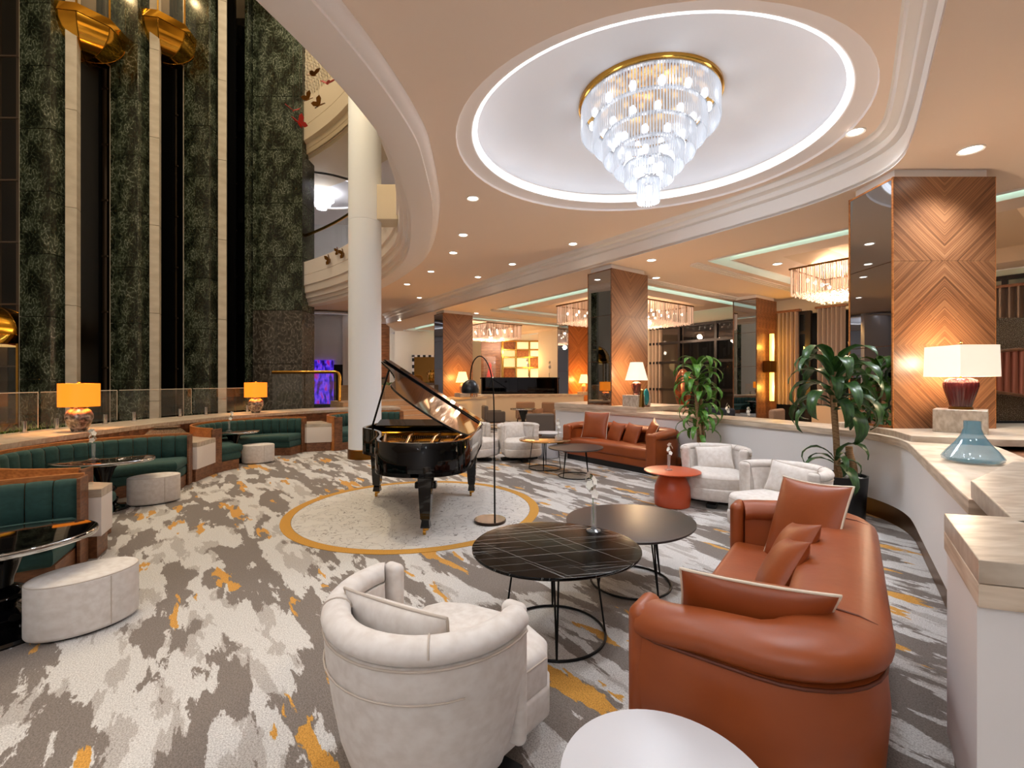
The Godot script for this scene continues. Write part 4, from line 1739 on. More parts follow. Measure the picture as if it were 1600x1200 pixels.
func rods(b: Mold, r: float, h0: float, h1: float, n: int, rad: float) -> void:
	b.smooth()
	for i in n:
		var a := TAU * i / n
		var c := Vector3(cos(a) * r, 0, sin(a) * r)
		var p := []
		for k in 5:
			var q := TAU * k / 5.0 + a
			p.append(Vector3(cos(q) * rad, 0, sin(q) * rad))
		for k in 5:
			var k2 := (k + 1) % 5
			b.quad(c + p[k2] + Vector3(0, h0, 0), c + p[k] + Vector3(0, h0, 0), c + p[k] + Vector3(0, h1, 0), c + p[k2] + Vector3(0, h1, 0))
			b.tri(c + Vector3(0, h0 - rad * 1.6, 0), c + p[k] + Vector3(0, h0, 0), c + p[k2] + Vector3(0, h0, 0))


func build_chandeliers() -> void:
	var t := thing("crystal_chandelier", "large tiered chandelier of crystal rods hanging in the white ceiling dome", "chandelier", P(1.72, 3.84, 5.74))
	var tiers := [[0.83, 1.10, 1.46, 150], [0.68, 0.90, 1.24, 124], [0.55, 0.68, 1.0, 100], [0.42, 0.50, 0.78, 78], [0.29, 0.32, 0.56, 54], [0.13, 0.02, 0.34, 26]]
	for q in tiers:
		var b := Mold.new()
		rods(b, q[0], q[1] * 0.84, q[2] * 0.84, q[3], 0.0125)
		stuff(part("crystal_tier", b, m.crystal, t))
		b = Mold.new()
		b.lathe([Vector2(q[0] - 0.035, q[2] * 0.84 - 0.01), Vector2(q[0] + 0.014, q[2] * 0.84 - 0.01), Vector2(q[0] + 0.014, q[2] * 0.84 + 0.01), Vector2(q[0] - 0.035, q[2] * 0.84 + 0.01), Vector2(q[0] - 0.035, q[2] * 0.84 - 0.01)], 48)
		part("tier_ring", b, m.chrome, t)
	var b := Mold.new()
	b.lathe([Vector2(0.0, 1.235), Vector2(0.85, 1.235), Vector2(0.87, 1.245), Vector2(0.87, 1.30), Vector2(0.0, 1.30)], 64)
	part("gold_rim", b, m.brass, t)
	for q in [[0.70, 1.3, 14], [0.54, 1.08, 12], [0.42, 0.86, 10], [0.28, 0.66, 7], [0.16, 0.44, 4], [0.0, 0.2, 1]]:
		for i in q[2]:
			var a: float = TAU * i / q[2] + q[1] * 3.0
			b = Mold.new()
			b.ball(Vector3.ZERO, Vector3(0.045, 0.06, 0.045), 10, 6)
			part("bulb", b, m.crystal_bright, t).position = Vector3(cos(a) * q[0], q[1] * 0.84, sin(a) * q[0])
	for q in [[0.72, 1.32, 8, 0.014], [0.45, 0.9, 5, 0.02], [0.2, 0.5, 3, 0.03]]:
		for i in q[2]:
			var a: float = TAU * i / q[2]
			omni(P(1.72, 3.84, 5.74) + Vector3(cos(a) * (q[0] + 0.13), q[1] * 0.84 - 0.1, sin(a) * (q[0] + 0.13)), C(238, 245, 255), q[3], 0.06)
	omni(P(1.72, 3.74, 5.74), C(238, 245, 255), 0.35, 0.12)
	spot(P(1.72, 3.72, 5.74), C(238, 245, 255), 3.5, 80.0).light_size = 0.4
	# box shaped chandeliers in the coffers
	box_chandelier("long box chandelier of pale crystal strands partly behind the far sofa's column", Vector2(3.74, 15.05), 2.6, 3.7)
	box_chandelier("box chandelier of warm crystal strands left of the big near column", Vector2(7.2, 10.1), 1.15, 1.8)
	box_chandelier("box chandelier of pale crystal strands beyond the piano side column", Vector2(-0.95, 20.6), 2.2, 1.8)
	box_chandelier("box chandelier of crystal strands over the far end beside the orange column", Vector2(3.3, 23.2), 1.0, 2.0)
	# small crystal lamp on the upper gallery
	t = thing("crystal_chandelier", "small tiered crystal chandelier glowing in the upper gallery ceiling", "chandelier", P(-8.2, 8.98, 19.6))
	for q in [[0.5, 0.4, 0.66], [0.36, 0.22, 0.45], [0.2, 0.02, 0.28]]:
		b = Mold.new()
		rods(b, q[0], q[1], q[2], int(q[0] * 110), 0.014)
		stuff(part("crystal_tier", b, m.crystal_bright, t))


func box_chandelier(label: String, c: Vector2, lu: float, lw: float) -> void:
	var t := thing("box_chandelier", label, "chandelier", P(c.x, 3.46, c.y), GRID, "box chandeliers of the coffers")
	# local x runs across the row (lw), local z along it (lu)
	var rng := RandomNumberGenerator.new()
	rng.seed = int(c.x * 100) + 7
	for s in 4:
		var tone := [Mold.new(), Mold.new()]
		tone[0].smooth()
		tone[1].smooth()
		var len := lw if s % 2 == 0 else lu
		var n := int(len / 0.03)
		for i in n:
			var b: Mold = tone[1 if rng.randf() < 0.45 else 0]
			var f := -len / 2.0 + len * (i + 0.5) / n
			var off := (lu if s % 2 == 0 else lw) / 2.0 * (1.0 if s < 2 else -1.0) + rng.randf_range(-0.02, 0.02)
			var p := Vector3(f, 0, off) if s % 2 == 0 else Vector3(off, 0, f)
			var h0 := rng.randf_range(0.0, 0.09)
			var w := 0.0095
			for k in 4:
				var a := Vector3(cos(k * PI / 2), 0, sin(k * PI / 2)) * w
				var e := Vector3(cos((k + 1) * PI / 2), 0, sin((k + 1) * PI / 2)) * w
				b.quad(p + e + Vector3(0, h0, 0), p + a + Vector3(0, h0, 0), p + a + Vector3(0, 0.58, 0), p + e + Vector3(0, 0.58, 0))
		stuff(part("crystal_curtain", tone[0], m.crystal_warm, t))
		stuff(part("crystal_curtain", tone[1], m.crystal_warm_dim, t))
	# strands under the middle, stepped
	var b := Mold.new()
	b.flat()
	var nx := int(lw / 0.07)
	var nz := int(lu / 0.07)
	for i in nx:
		for j in nz:
			var p := Vector3(-lw / 2 + lw * (i + 0.5) / nx, rng.randf_range(0.0, 0.05), -lu / 2 + lu * (j + 0.5) / nz)
			b.box(p, Vector3(0.025, 0.04, 0.025))
	stuff(part("crystal_drops", b, m.crystal_warm, t))
	for i in int(lw / 0.4):
		for j in maxi(1, int(lu / 0.5)):
			b = Mold.new()
			b.ball(Vector3.ZERO, Vector3(0.04, 0.05, 0.04), 8, 5)
			part("bulb", b, m.crystal_warm_bright, t).position = Vector3(-lw / 2 + 0.25 + i * 0.4, 0.34, -lu / 2 + 0.25 + j * (lu - 0.5) / maxf(1, int(lu / 0.5) - 1))
	b = Mold.new()
	for s in 4:
		var off := (lu if s % 2 == 0 else lw) / 2.0 * (1.0 if s < 2 else -1.0)
		b.box(Vector3(0, 0.6, off) if s % 2 == 0 else Vector3(off, 0.6, 0), Vector3(lw + 0.04, 0.04, 0.04) if s % 2 == 0 else Vector3(0.04, 0.04, lu + 0.04))
	part("brass_frame", b, m.bronze, t)
	for i in 3:
		var x := lw * (i - 1) / 3.0
		var q := Vector3(x, 0, 0).rotated(Vector3.UP, GRID)
		omni(P(c.x, 3.3, c.y) + q, C(255, 226, 196), 0.65, 0.1)
		omni(P(c.x, 4.02, c.y) + q, C(255, 222, 186), 0.12, 0.06)


func downlight(label: String, at: Vector3, energy: float, color := Color8(240, 247, 255), r := 0.075) -> void:
	var t := thing("downlight", label, "downlight", at, 0.0, "recessed ceiling downlights")
	var b := Mold.new()
	b.lathe([Vector2(r, 0.0), Vector2(r + 0.022, -0.012), Vector2(r + 0.026, -0.004), Vector2(r + 0.026, 0.002)], 24)
	part("trim_ring", b, m.trim, t)
	b = Mold.new()
	b.lathe([Vector2(0.0, -0.004), Vector2(r, -0.004), Vector2(r, -0.001), Vector2(0.0, -0.001)], 24)
	part("lens", b, m.downlight_glow, t)
	spot(at + Vector3(0, -0.03, 0), color, energy, 58.0)


func build_downlights() -> void:
	var names := ["nearest of the row of round downlights curving along the atrium edge", "second round downlight of the row along the atrium edge", "third round downlight of the row along the atrium edge", "fourth round downlight of the row along the atrium edge", "fifth round downlight of the row, just right of the white column", "sixth round downlight beside the white column, closest to the beam"]
	var pos := [Vector2(-0.62, 7.23), Vector2(-0.97, 9.04), Vector2(-1.33, 10.3), Vector2(-2.15, 12.06), Vector2(-3.15, 13.65), Vector2(-3.23, 15.86)]
	for i in 6:
		downlight("small " + names[i], P(pos[i].x, 4.498, pos[i].y), 1.5)
	downlight("small round downlight on the tan ceiling just below the dome ring", P(1.29, 4.498, 9.63), 1.8)
	downlight("small round downlight midway between the dome and the atrium row", P(0.01, 4.498, 11.3), 1.5)
	downlight("small round downlight on the tan ceiling close to the beam left of the column", P(-0.95, 4.498, 12.7), 1.5)
	downlight("bright downlight tucked between the dome ring and the beam's round corner", P(4.0, 4.498, 5.3), 1.5)
	downlight("large round downlight on the lower ceiling right of the beam, before the big column", P(4.9, 4.068, 4.86), 5.0, C(240, 247, 255), 0.09)
	downlight("round downlight on the lower ceiling right above the far sofa's column", P(2.85, 4.068, 9.3), 1.0)
	downlight("small warm downlight glowing right behind the far sofa's column", P(3.45, 4.068, 10.9), 1.0)
	downlight("small warm downlight above the pale curtain beside the window", P(5.6, 4.068, 9.6), 1.0)
	downlight("small warm downlight over the taupe curtains by the glowing tubes", P(8.0, 4.068, 11.6), 1.0)
	downlight("tiny downlight left of the piano side column near the ceiling slot", P(-4.6, 4.068, 18.6), 1.0)
	downlight("tiny downlight right of the piano side column", P(-1.3, 4.068, 16.6), 1.0)
	downlight("tiny downlight over the far shop front, leftmost of four", P(0.3, 4.4, 21.5), 1.5)
	downlight("tiny downlight over the far shop front, middle of the ceiling", P(1.15, 4.4, 20.8), 1.5)
	downlight("tiny downlight over the far shop front, lowest of four", P(1.2, 4.4, 22.2), 1.5)
	downlight("tiny downlight over the far shop front, rightmost of four", P(1.95, 4.4, 21.2), 1.5)
	# the same fittings go on outside the picture
	var k := 0
	for q in [Vector2(-0.4, 2.9), Vector2(-0.9, 1.2), Vector2(-1.9, -0.6), Vector2(1.4, 2.2), Vector2(2.3, 3.0), Vector2(1.2, 0.2), Vector2(0.0, -1.6), Vector2(-2.6, -3.0), Vector2(-4.0, -4.5), Vector2(0.0, -4.5), Vector2(-1.6, -6.5)]:
		k += 1
		spot_fitting(P(q.x, 4.498, q.y), 1.8)
	for q in [Vector2(-1.8, -3.4), Vector2(0.4, -2.6), Vector2(-3.4, -0.6), Vector2(-0.2, -5.6)]:  # globes added behind the viewer to brighten what faces the camera
		fill_globe("added fill globe hung unseen behind the viewer", P(q.x, 3.5, q.y), 1.2)
	for q in [Vector2(4.2, 2.8), Vector2(3.2, 1.0), Vector2(5.6, 2.6), Vector2(6.6, 5.2), Vector2(7.4, 7.2)]:
		spot_fitting(P(q.x, 4.068, q.y), 1.5)


func fill_globe(label: String, at: Vector3, energy: float, color := Color8(238, 246, 255), roof := 4.5) -> void:
	# added globes that fill in light, unseen behind the viewer and above the atrium
	var t := thing("added_fill_globe", label, "lamp", at, 0.0, "added fill globes out of view")
	var b := Mold.new()
	b.ball(Vector3.ZERO, Vector3(0.12, 0.12, 0.12), 24, 12)
	part("globe", b, m.crystal_bright, t)
	b = Mold.new()
	b.tube([Vector3(0, 0.12, 0), Vector3(0, roof - at.y, 0)], 0.01, 6)
	part("rod", b, m.brass, t)
	omni(at, color, energy, 0.12)


func spot_fitting(at: Vector3, energy: float) -> void:
	downlight("round downlight of the ceiling outside the view", at, energy)


# ---------------------------------------------------------------- banquettes on the left

func arc(c: Vector2, r: float, a0: float, a1: float, n: int) -> Array:
	var out := []
	for i in n + 1:
		var a := deg_to_rad(lerpf(a0, a1, float(i) / n))
		out.append(c + Vector2(cos(a), sin(a)) * r)
	return out


func sector(r0: float, r1: float, a0: float, a1: float, n: int) -> Array:
	var out := arc(Vector2.ZERO, r1, a0, a1, n)
	var inner := arc(Vector2.ZERO, r0, a0, a1, n)
	inner.reverse()
	out.append_array(inner)
	return out


func booth(label: String, c: Vector2, R: float, a0: float, a1: float) -> void:
	var t := thing("booth_sofa", label, "banquette", P(c.x, 0, c.y), 0.0, "curved green banquettes along the ledge")
	var n := int((a1 - a0) * R * 0.01745 / 0.16)
	for i in n:
		var b := Mold.new()
		var f0 := deg_to_rad(lerpf(a0, a1, float(i) / n)) + 0.002
		var f1 := deg_to_rad(lerpf(a0, a1, float(i + 1) / n)) - 0.002
		var prof := [Vector2(0.06, 0.40), Vector2(0.0, 0.42), Vector2(-0.01, 0.55), Vector2(0.0, 0.70), Vector2(0.015, 0.745), Vector2(0.05, 0.76), Vector2(0.1, 0.75), Vector2(0.115, 0.7)]
		var pts := []
		for k in 7:
			var s := k / 6.0
			var a := lerpf(f0, f1, s)
			var bulge := 0.032 * pow(sin(PI * s), 0.6)
			for q in prof:
				var r: float = R + q.x - bulge + 0.025
				pts.append(Vector3(cos(a) * r, q.y - (0.012 - bulge * 0.35 if q.y > 0.72 else 0.0), -sin(a) * r))
		b.grid(pts, 7, prof.size())
		part("back_channel", b, m.velvet_green, t)
	var b := Mold.new()
	b.pad(sector(R - 0.50, R + 0.04, a0, a1, 28), 0.30, 0.44, 0.06, 0.05)
	part("seat", b, m.velvet_green, t)
	b = Mold.new()
	b.pad(sector(R - 0.46, R + 0.04, a0 + 0.5, a1 - 0.5, 28), 0.16, 0.31, 0.04, 0.05)
	part("seat_apron", b, m.velvet_green, t)
	b = Mold.new()
	b.pad(sector(R - 0.42, R + 0.04, a0 + 0.5, a1 - 0.5, 28), 0.0, 0.17)
	part("base", b, m.oak_dark, t)
	b = Mold.new()
	b.sweep(arc(Vector2.ZERO, R + 0.12, a0, a1, 32), [Vector2(0, 0.0), Vector2(0, 0.785), Vector2(0.04, 0.785), Vector2(0.04, 0.0), Vector2(0, 0.0)], false, true)
	part("back_shell", b, m.oak_lit, t)  # lamp glow on the shell is in its oak colour
	for e in [a0, a1]:
		var a := deg_to_rad(e)
		b = Mold.new()
		b.t = Transform3D(Basis(Vector3.UP, a), Vector3(cos(a), 0, -sin(a)) * (R + 0.06) + Vector3(-sin(a), 0, -cos(a)) * (0.012 if e == a1 else -0.012))
		b.box(Vector3(0, 0.384, 0), Vector3(0.19, 0.766, 0.024), 0.003)
		part("end_panel", b, m.oak_dark, t)


func divider(label: String, a: Vector2, b_: Vector2, c: Vector2, d: Vector2) -> void:
	# a, b: front corners, near and far; c, d: back corners, far and near
	var t := thing("divider_cabinet", label, "cabinet", P(a.x, 0, a.y), 0.0, "white fronted cabinets between the banquettes")
	var poly := [Vector2.ZERO, b_ - a, c - a, d - a]
	var mid := (b_ + c + d - a * 3.0) / 4.0
	var ins := []
	for p in poly:
		ins.append(p.lerp(mid, 0.06))
	var b := Mold.new()
	b.pad(ins, 0.0, 0.20)
	part("base", b, m.oak_dark, t)
	b = Mold.new()
	b.pad(poly, 0.20, 0.55, 0.004, 0.004)
	part("body", b, m.cabinet_white, t)
	b = Mold.new()
	b.pad(poly, 0.552, 0.625, 0.003)
	part("stone_top", b, m.stone_top, t)


func ledge_line() -> Array:
	return spline([Vector2(-4.0, 0.4), Vector2(-4.75, 2.2), Vector2(-5.5, 4.0), Vector2(-6.02, 5.2), Vector2(-6.22, 6.4), Vector2(-6.32, 7.6), Vector2(-6.22, 9.0), Vector2(-5.82, 10.3), Vector2(-5.1, 11.45), Vector2(-4.2, 12.3), Vector2(-3.2, 13.0)], 5)


func build_booths() -> void:
	booth("nearest curved green velvet banquette at the left edge of the picture", Vector2(-3.12, 2.72), 1.33, 117, 292)
	booth("curved green velvet banquette under the nearer orange lamp, second from the viewer", Vector2(-4.5, 5.72), 1.38, 111, 287)
	booth("curved green velvet banquette under the farther orange lamp, third from the viewer", Vector2(-4.82, 9.05), 1.14, 84, 255)
	booth("farthest green velvet banquette, half hidden by the white column", Vector2(-3.3, 11.3), 1.05, 75, 232)
	divider("white fronted divider cabinet with stone top between the two nearest banquettes", Vector2(-3.70, 4.10), Vector2(-3.83, 4.36), Vector2(-5.2, 4.55), Vector2(-4.95, 3.7))
	divider("white fronted divider cabinet with stone top between the second and third banquettes", Vector2(-4.97, 7.18), Vector2(-5.08, 7.80), Vector2(-6.1, 8.2), Vector2(-6.1, 6.95))
	divider("white fronted divider cabinet with stone top between the third and fourth banquettes", Vector2(-4.62, 10.24), Vector2(-4.12, 10.42), Vector2(-4.65, 11.1), Vector2(-5.5, 10.5))
	# stone ledge behind them with its glass screen
	var ll := ledge_line()
	var b := Mold.new()
	b.sweep(ll, [Vector2(0.0, 0.0), Vector2(0.0, 0.78), Vector2(-0.9, 0.78), Vector2(-0.9, 0.0), Vector2(0, 0)], false, true)
	var w := structure("wall_ledge", b, m.oak_dark)
	var k := 0
	while k < ll.size() - 1:
		var e := mini(k + 5, ll.size() - 1)
		var seg := ll.slice(k, e + 1)
		seg[0] += (seg[1] - seg[0]).normalized() * 0.002
		b = Mold.new()
		b.sweep(seg, [Vector2(0.03, 0.78), Vector2(0.03, 0.845), Vector2(0.025, 0.85), Vector2(-0.95, 0.85), Vector2(-0.95, 0.78), Vector2(0.03, 0.78)], false, true)
		structure("coping_stone", b, m.stone_top, w)
		k = e
	var t := thing("glass_screen", "low frameless glass screen on short chrome clamps along the stone ledge", "glass screen", P(-6.5, 0.85, 7.0))
	var gl := []
	for i in range(0, ll.size() - 9):
		var d: Vector2 = (ll[mini(i + 1, ll.size() - 1)] - ll[maxi(i - 1, 0)]).normalized()
		gl.append(ll[i] + Vector2(d.y, -d.x) * -0.78 - Vector2(-6.5, 7.0))
	for i in range(2, gl.size() - 5, 5):
		var p: Vector2 = gl[i]
		var q: Vector2 = gl[i + 5]
		var d := (q - p).normalized()
		p += d * 0.02
		q -= d * 0.02
		b = Mold.new()
		b.flat()
		b.quad(P(p.x, 0.05, p.y), P(q.x, 0.05, q.y), P(q.x, 0.58, q.y), P(p.x, 0.58, p.y))
		part("glass_pane", b, m.glass, t)
		b = Mold.new()
		b.tube([P(p.x, 0.58, p.y), P(q.x, 0.58, q.y)], 0.006, 5)
		b.tube([P(q.x, 0.05, q.y), P(q.x, 0.58, q.y)], 0.005, 5)
		part("pane_edge", b, m.pale_stone, t)
		for s in [0.18, 0.82]:
			b = Mold.new()
			var c := p.lerp(q, s)
			b.lathe([Vector2(0.0, 0.0), Vector2(0.045, 0.0), Vector2(0.045, 0.012), Vector2(0.026, 0.016), Vector2(0.026, 0.17), Vector2(0.0, 0.175)], 14, P(c.x, 0, c.y))
			part("clamp", b, m.chrome, t)
	# brass topped glass rail beyond the third banquette
	t = thing("stair_rail", "brass topped glass rail standing behind the ledge left of the white column", "railing", P(-6.0, 0, 15.4))
	b = Mold.new()
	b.tube([Vector3(-1.9, 1.88, 0.4), Vector3(0.02, 1.9, 0.0), Vector3(0.12, 1.86, 0.0), Vector3(0.16, 1.78, 0.0), Vector3(0.16, 0.0, 0.0)], 0.055, 10)
	part("handrail", b, m.brass, t)
	for i in 2:
		b = Mold.new()
		b.flat()
		b.quad(Vector3(-1.9 + i, 0.1, 0.4 - i * 0.2), Vector3(-0.95 + i, 0.1, 0.2 - i * 0.2), Vector3(-0.95 + i, 1.85, 0.2 - i * 0.2), Vector3(-1.9 + i, 1.85, 0.4 - i * 0.2))
		part("glass_pane", b, m.glass, t)
	# planting behind the ledge
	b = Mold.new()
	var back := []
	var front := []
	for i in range(3, 28):
		var d: Vector2 = (ll[i + 1] - ll[i - 1]).normalized()
		front.append(ll[i] + Vector2(d.y, -d.x) * -0.97)
		back.append(ll[i] + Vector2(d.y, -d.x) * -2.0)
	back.reverse()
	b.pad(front + back, 0.0, 0.5)
	structure("planter_soil", b, m.soil)
	var blade := Mold.new()
	blade.smooth()
	for i in 4:
		var y0 := i / 4.0
		var y1 := (i + 1) / 4.0
		var z0 := y0 * y0 * 0.35
		var z1 := y1 * y1 * 0.35
		var w0 := 0.02 * (1.0 - y0 * 0.8)
		var w1 := 0.02 * (1.0 - y1 * 0.9)
		blade.quad(Vector3(-w0, y0, z0), Vector3(w0, y0, z0), Vector3(w1, y1, z1), Vector3(-w1, y1, z1))
	var mm := MultiMesh.new()
	mm.transform_format = MultiMesh.TRANSFORM_3D
	mm.mesh = blade.made()
	mm.instance_count = 1800
	var rng := RandomNumberGenerator.new()
	rng.seed = 8
	for i in 1800:
		var j := rng.randi_range(0, front.size() - 2)
		var p: Vector2 = front[j].lerp(front[j + 1], rng.randf())
		p = p.lerp(back[back.size() - 1 - j], rng.randf_range(0.1, 0.9))
		var s := rng.randf_range(0.25, 0.62) * (1.0 if p.y < 6.8 else 0.7)
		mm.set_instance_transform(i, Transform3D(Basis(Vector3.UP, rng.randf() * TAU) * Basis(Vector3.RIGHT, rng.randf_range(-0.2, 0.4)) * Basis.from_scale(Vector3(1.0, s, s)), P(p.x, 0.49, p.y)))
	var gi := MultiMeshInstance3D.new()
	gi.name = "ornamental_grass"
	gi.multimesh = mm
	gi.material_override = m.grass
	add_child(gi)
	stuff(tag(gi, "green ornamental grass growing behind the glass screen on the ledge", "grass"))


# ---------------------------------------------------------------- sofas, armchairs, stools

func u_path(hw: float, df: float, db: float, r: float) -> Array:
	# from the left front round the back to the right front
	var p := [Vector2(-hw, df), Vector2(-hw, lerpf(df, db - r, 0.5)), Vector2(-hw, db - r)]
	for i in range(1, 8):
		var a := PI - PI / 2.0 * i / 8.0
		p.append(Vector2(-hw + r + cos(a) * r, db - r + sin(a) * r))
	p.append(Vector2(-hw + r, db))
	if hw - r > 0.15:
		p.append(Vector2(0, db))
	p.append(Vector2(hw - r, db))
	for i in range(1, 8):
		var a := PI / 2.0 - PI / 2.0 * i / 8.0
		p.append(Vector2(hw - r + cos(a) * r, db - r + sin(a) * r))
	p.append_array([Vector2(hw, db - r), Vector2(hw, lerpf(df, db - r, 0.5)), Vector2(hw, df)])
	return p


func sofa(label: String, L: float, D: float, at: Vector2, turn: float) -> Node3D:
	var t := thing("leather_sofa", label, "sofa", P(at.x, 0, at.y), turn, "cognac leather sofas")
	var path := u_path(L / 2, -D / 2 + 0.1, D / 2, 0.36)
	# arm fronts bend inwards a little
	path.insert(0, Vector2(-L / 2 + 0.03, -D / 2 + 0.02))
	path.append(Vector2(L / 2 - 0.03, -D / 2 + 0.02))
	var b := Mold.new()
	b.sweep(path, [Vector2(0.05, 0.11), Vector2(0.02, 0.16), Vector2(0.0, 0.28), Vector2(-0.012, 0.45), Vector2(0.0, 0.60), Vector2(0.004, 0.612), Vector2(0.16, 0.612), Vector2(0.17, 0.5), Vector2(0.17, 0.2), Vector2(0.05, 0.11)], false, true)
	part("back_shell", b, m.leather, t)
	b = Mold.new()
	var roll := []
	for i in 17:
		var a := deg_to_rad(-120.0 + 360.0 * i / 16.0)
		roll.append(Vector2(0.082 - 0.1 * sin(a + PI / 2.0 + 0.5) * 1.05, 0.665 + 0.075 * cos(a + PI / 2.0 + 0.5)))
	# the rim is broad and padded along the back, narrower on the arms, and dips at the arm fronts
	var wide := []
	var rise := []
	for p in path:
		var k := smoothstep(D / 2 - 0.5, D / 2 - 0.02, p.y)
		wide.append(1.0 + 0.75 * k)
		rise.append(-0.03 * (1.0 - smoothstep(-D / 2, -D / 2 + 0.25, p.y)) + 0.012 * k)
	b.sweep(path, roll, false, true, wide, rise)
	part("rolled_rim", b, m.leather, t)
	for e in [0, path.size() - 1]:
		var q: Vector2 = path[e]
		b = Mold.new()
		b.rbox(Vector3(q.x + (0.085 if e == 0 else -0.085), 0.41, -q.y + 0.0), Vector3(0.2, 0.59, 0.09), 0.044, 4)
		part("arm_front", b, m.leather, t)
	b = Mold.new()
	var line := []
	for p in path:
		line.append(Vector3(p.x * 1.001, 0.606, -p.y))
	b.tube(line, 0.007, 6)
	part("seam", b, m.leather_seam, t)
	for s in [-1.0, 1.0]:
		b = Mold.new()
		var c := []
		for i in 9:
			var a := PI * i / 8.0
			c.append(Vector3(s * (L / 2 - 0.36), 0.678 + 0.076 * sin(a), -(D / 2 - 0.14 + 0.158 * cos(a))))
		b.tube(c, 0.004, 5)
		part("seam", b, m.leather_seam, t)
	b = Mold.new()
	b.rbox(Vector3(0, 0.335, 0.07), Vector3(L - 0.34, 0.2, D - 0.14), 0.05, 4, 0.02)
	part("seat_cushion", b, m.leather, t)
	b = Mold.new()
	b.rbox(Vector3(0, 0.175, 0.02), Vector3(L - 0.12, 0.14, D - 0.08), 0.03, 3)
	part("seat_rail", b, m.leather, t)
	b = Mold.new()
	b.pad(spline([Vector2(-L / 2 + 0.08, -D / 2 + 0.06), Vector2(L / 2 - 0.08, -D / 2 + 0.06), Vector2(L / 2 - 0.06, D / 2 - 0.35), Vector2(L / 2 - 0.35, D / 2 - 0.06), Vector2(-L / 2 + 0.35, D / 2 - 0.06), Vector2(-L / 2 + 0.06, D / 2 - 0.35)], 1, true), 0.0, 0.115)
	part("plinth", b, m.dark, t)
	return t


func pillow_at(label: String, at: Vector3, basis_: Basis, w: float, h: float, th: float, material: Material, edge: Material, group: String) -> void:
	var t := thing("cushion", label, "cushion", at, 0.0, group)
	t.basis = basis_
	var b := Mold.new()
	b.pillow(w, h, th, 14)
	part("cover", b, material, t)
	if edge:
		b = Mold.new()
		b.tube(pillow_edge(w, h), 0.0065, 6, true)
		part("piping", b, edge, t)


func lean(turn: float, back: float, roll := 0.0) -> Basis:
	return Basis(Vector3.UP, turn) * Basis(Vector3.RIGHT, -back) * Basis(Vector3.BACK, roll)


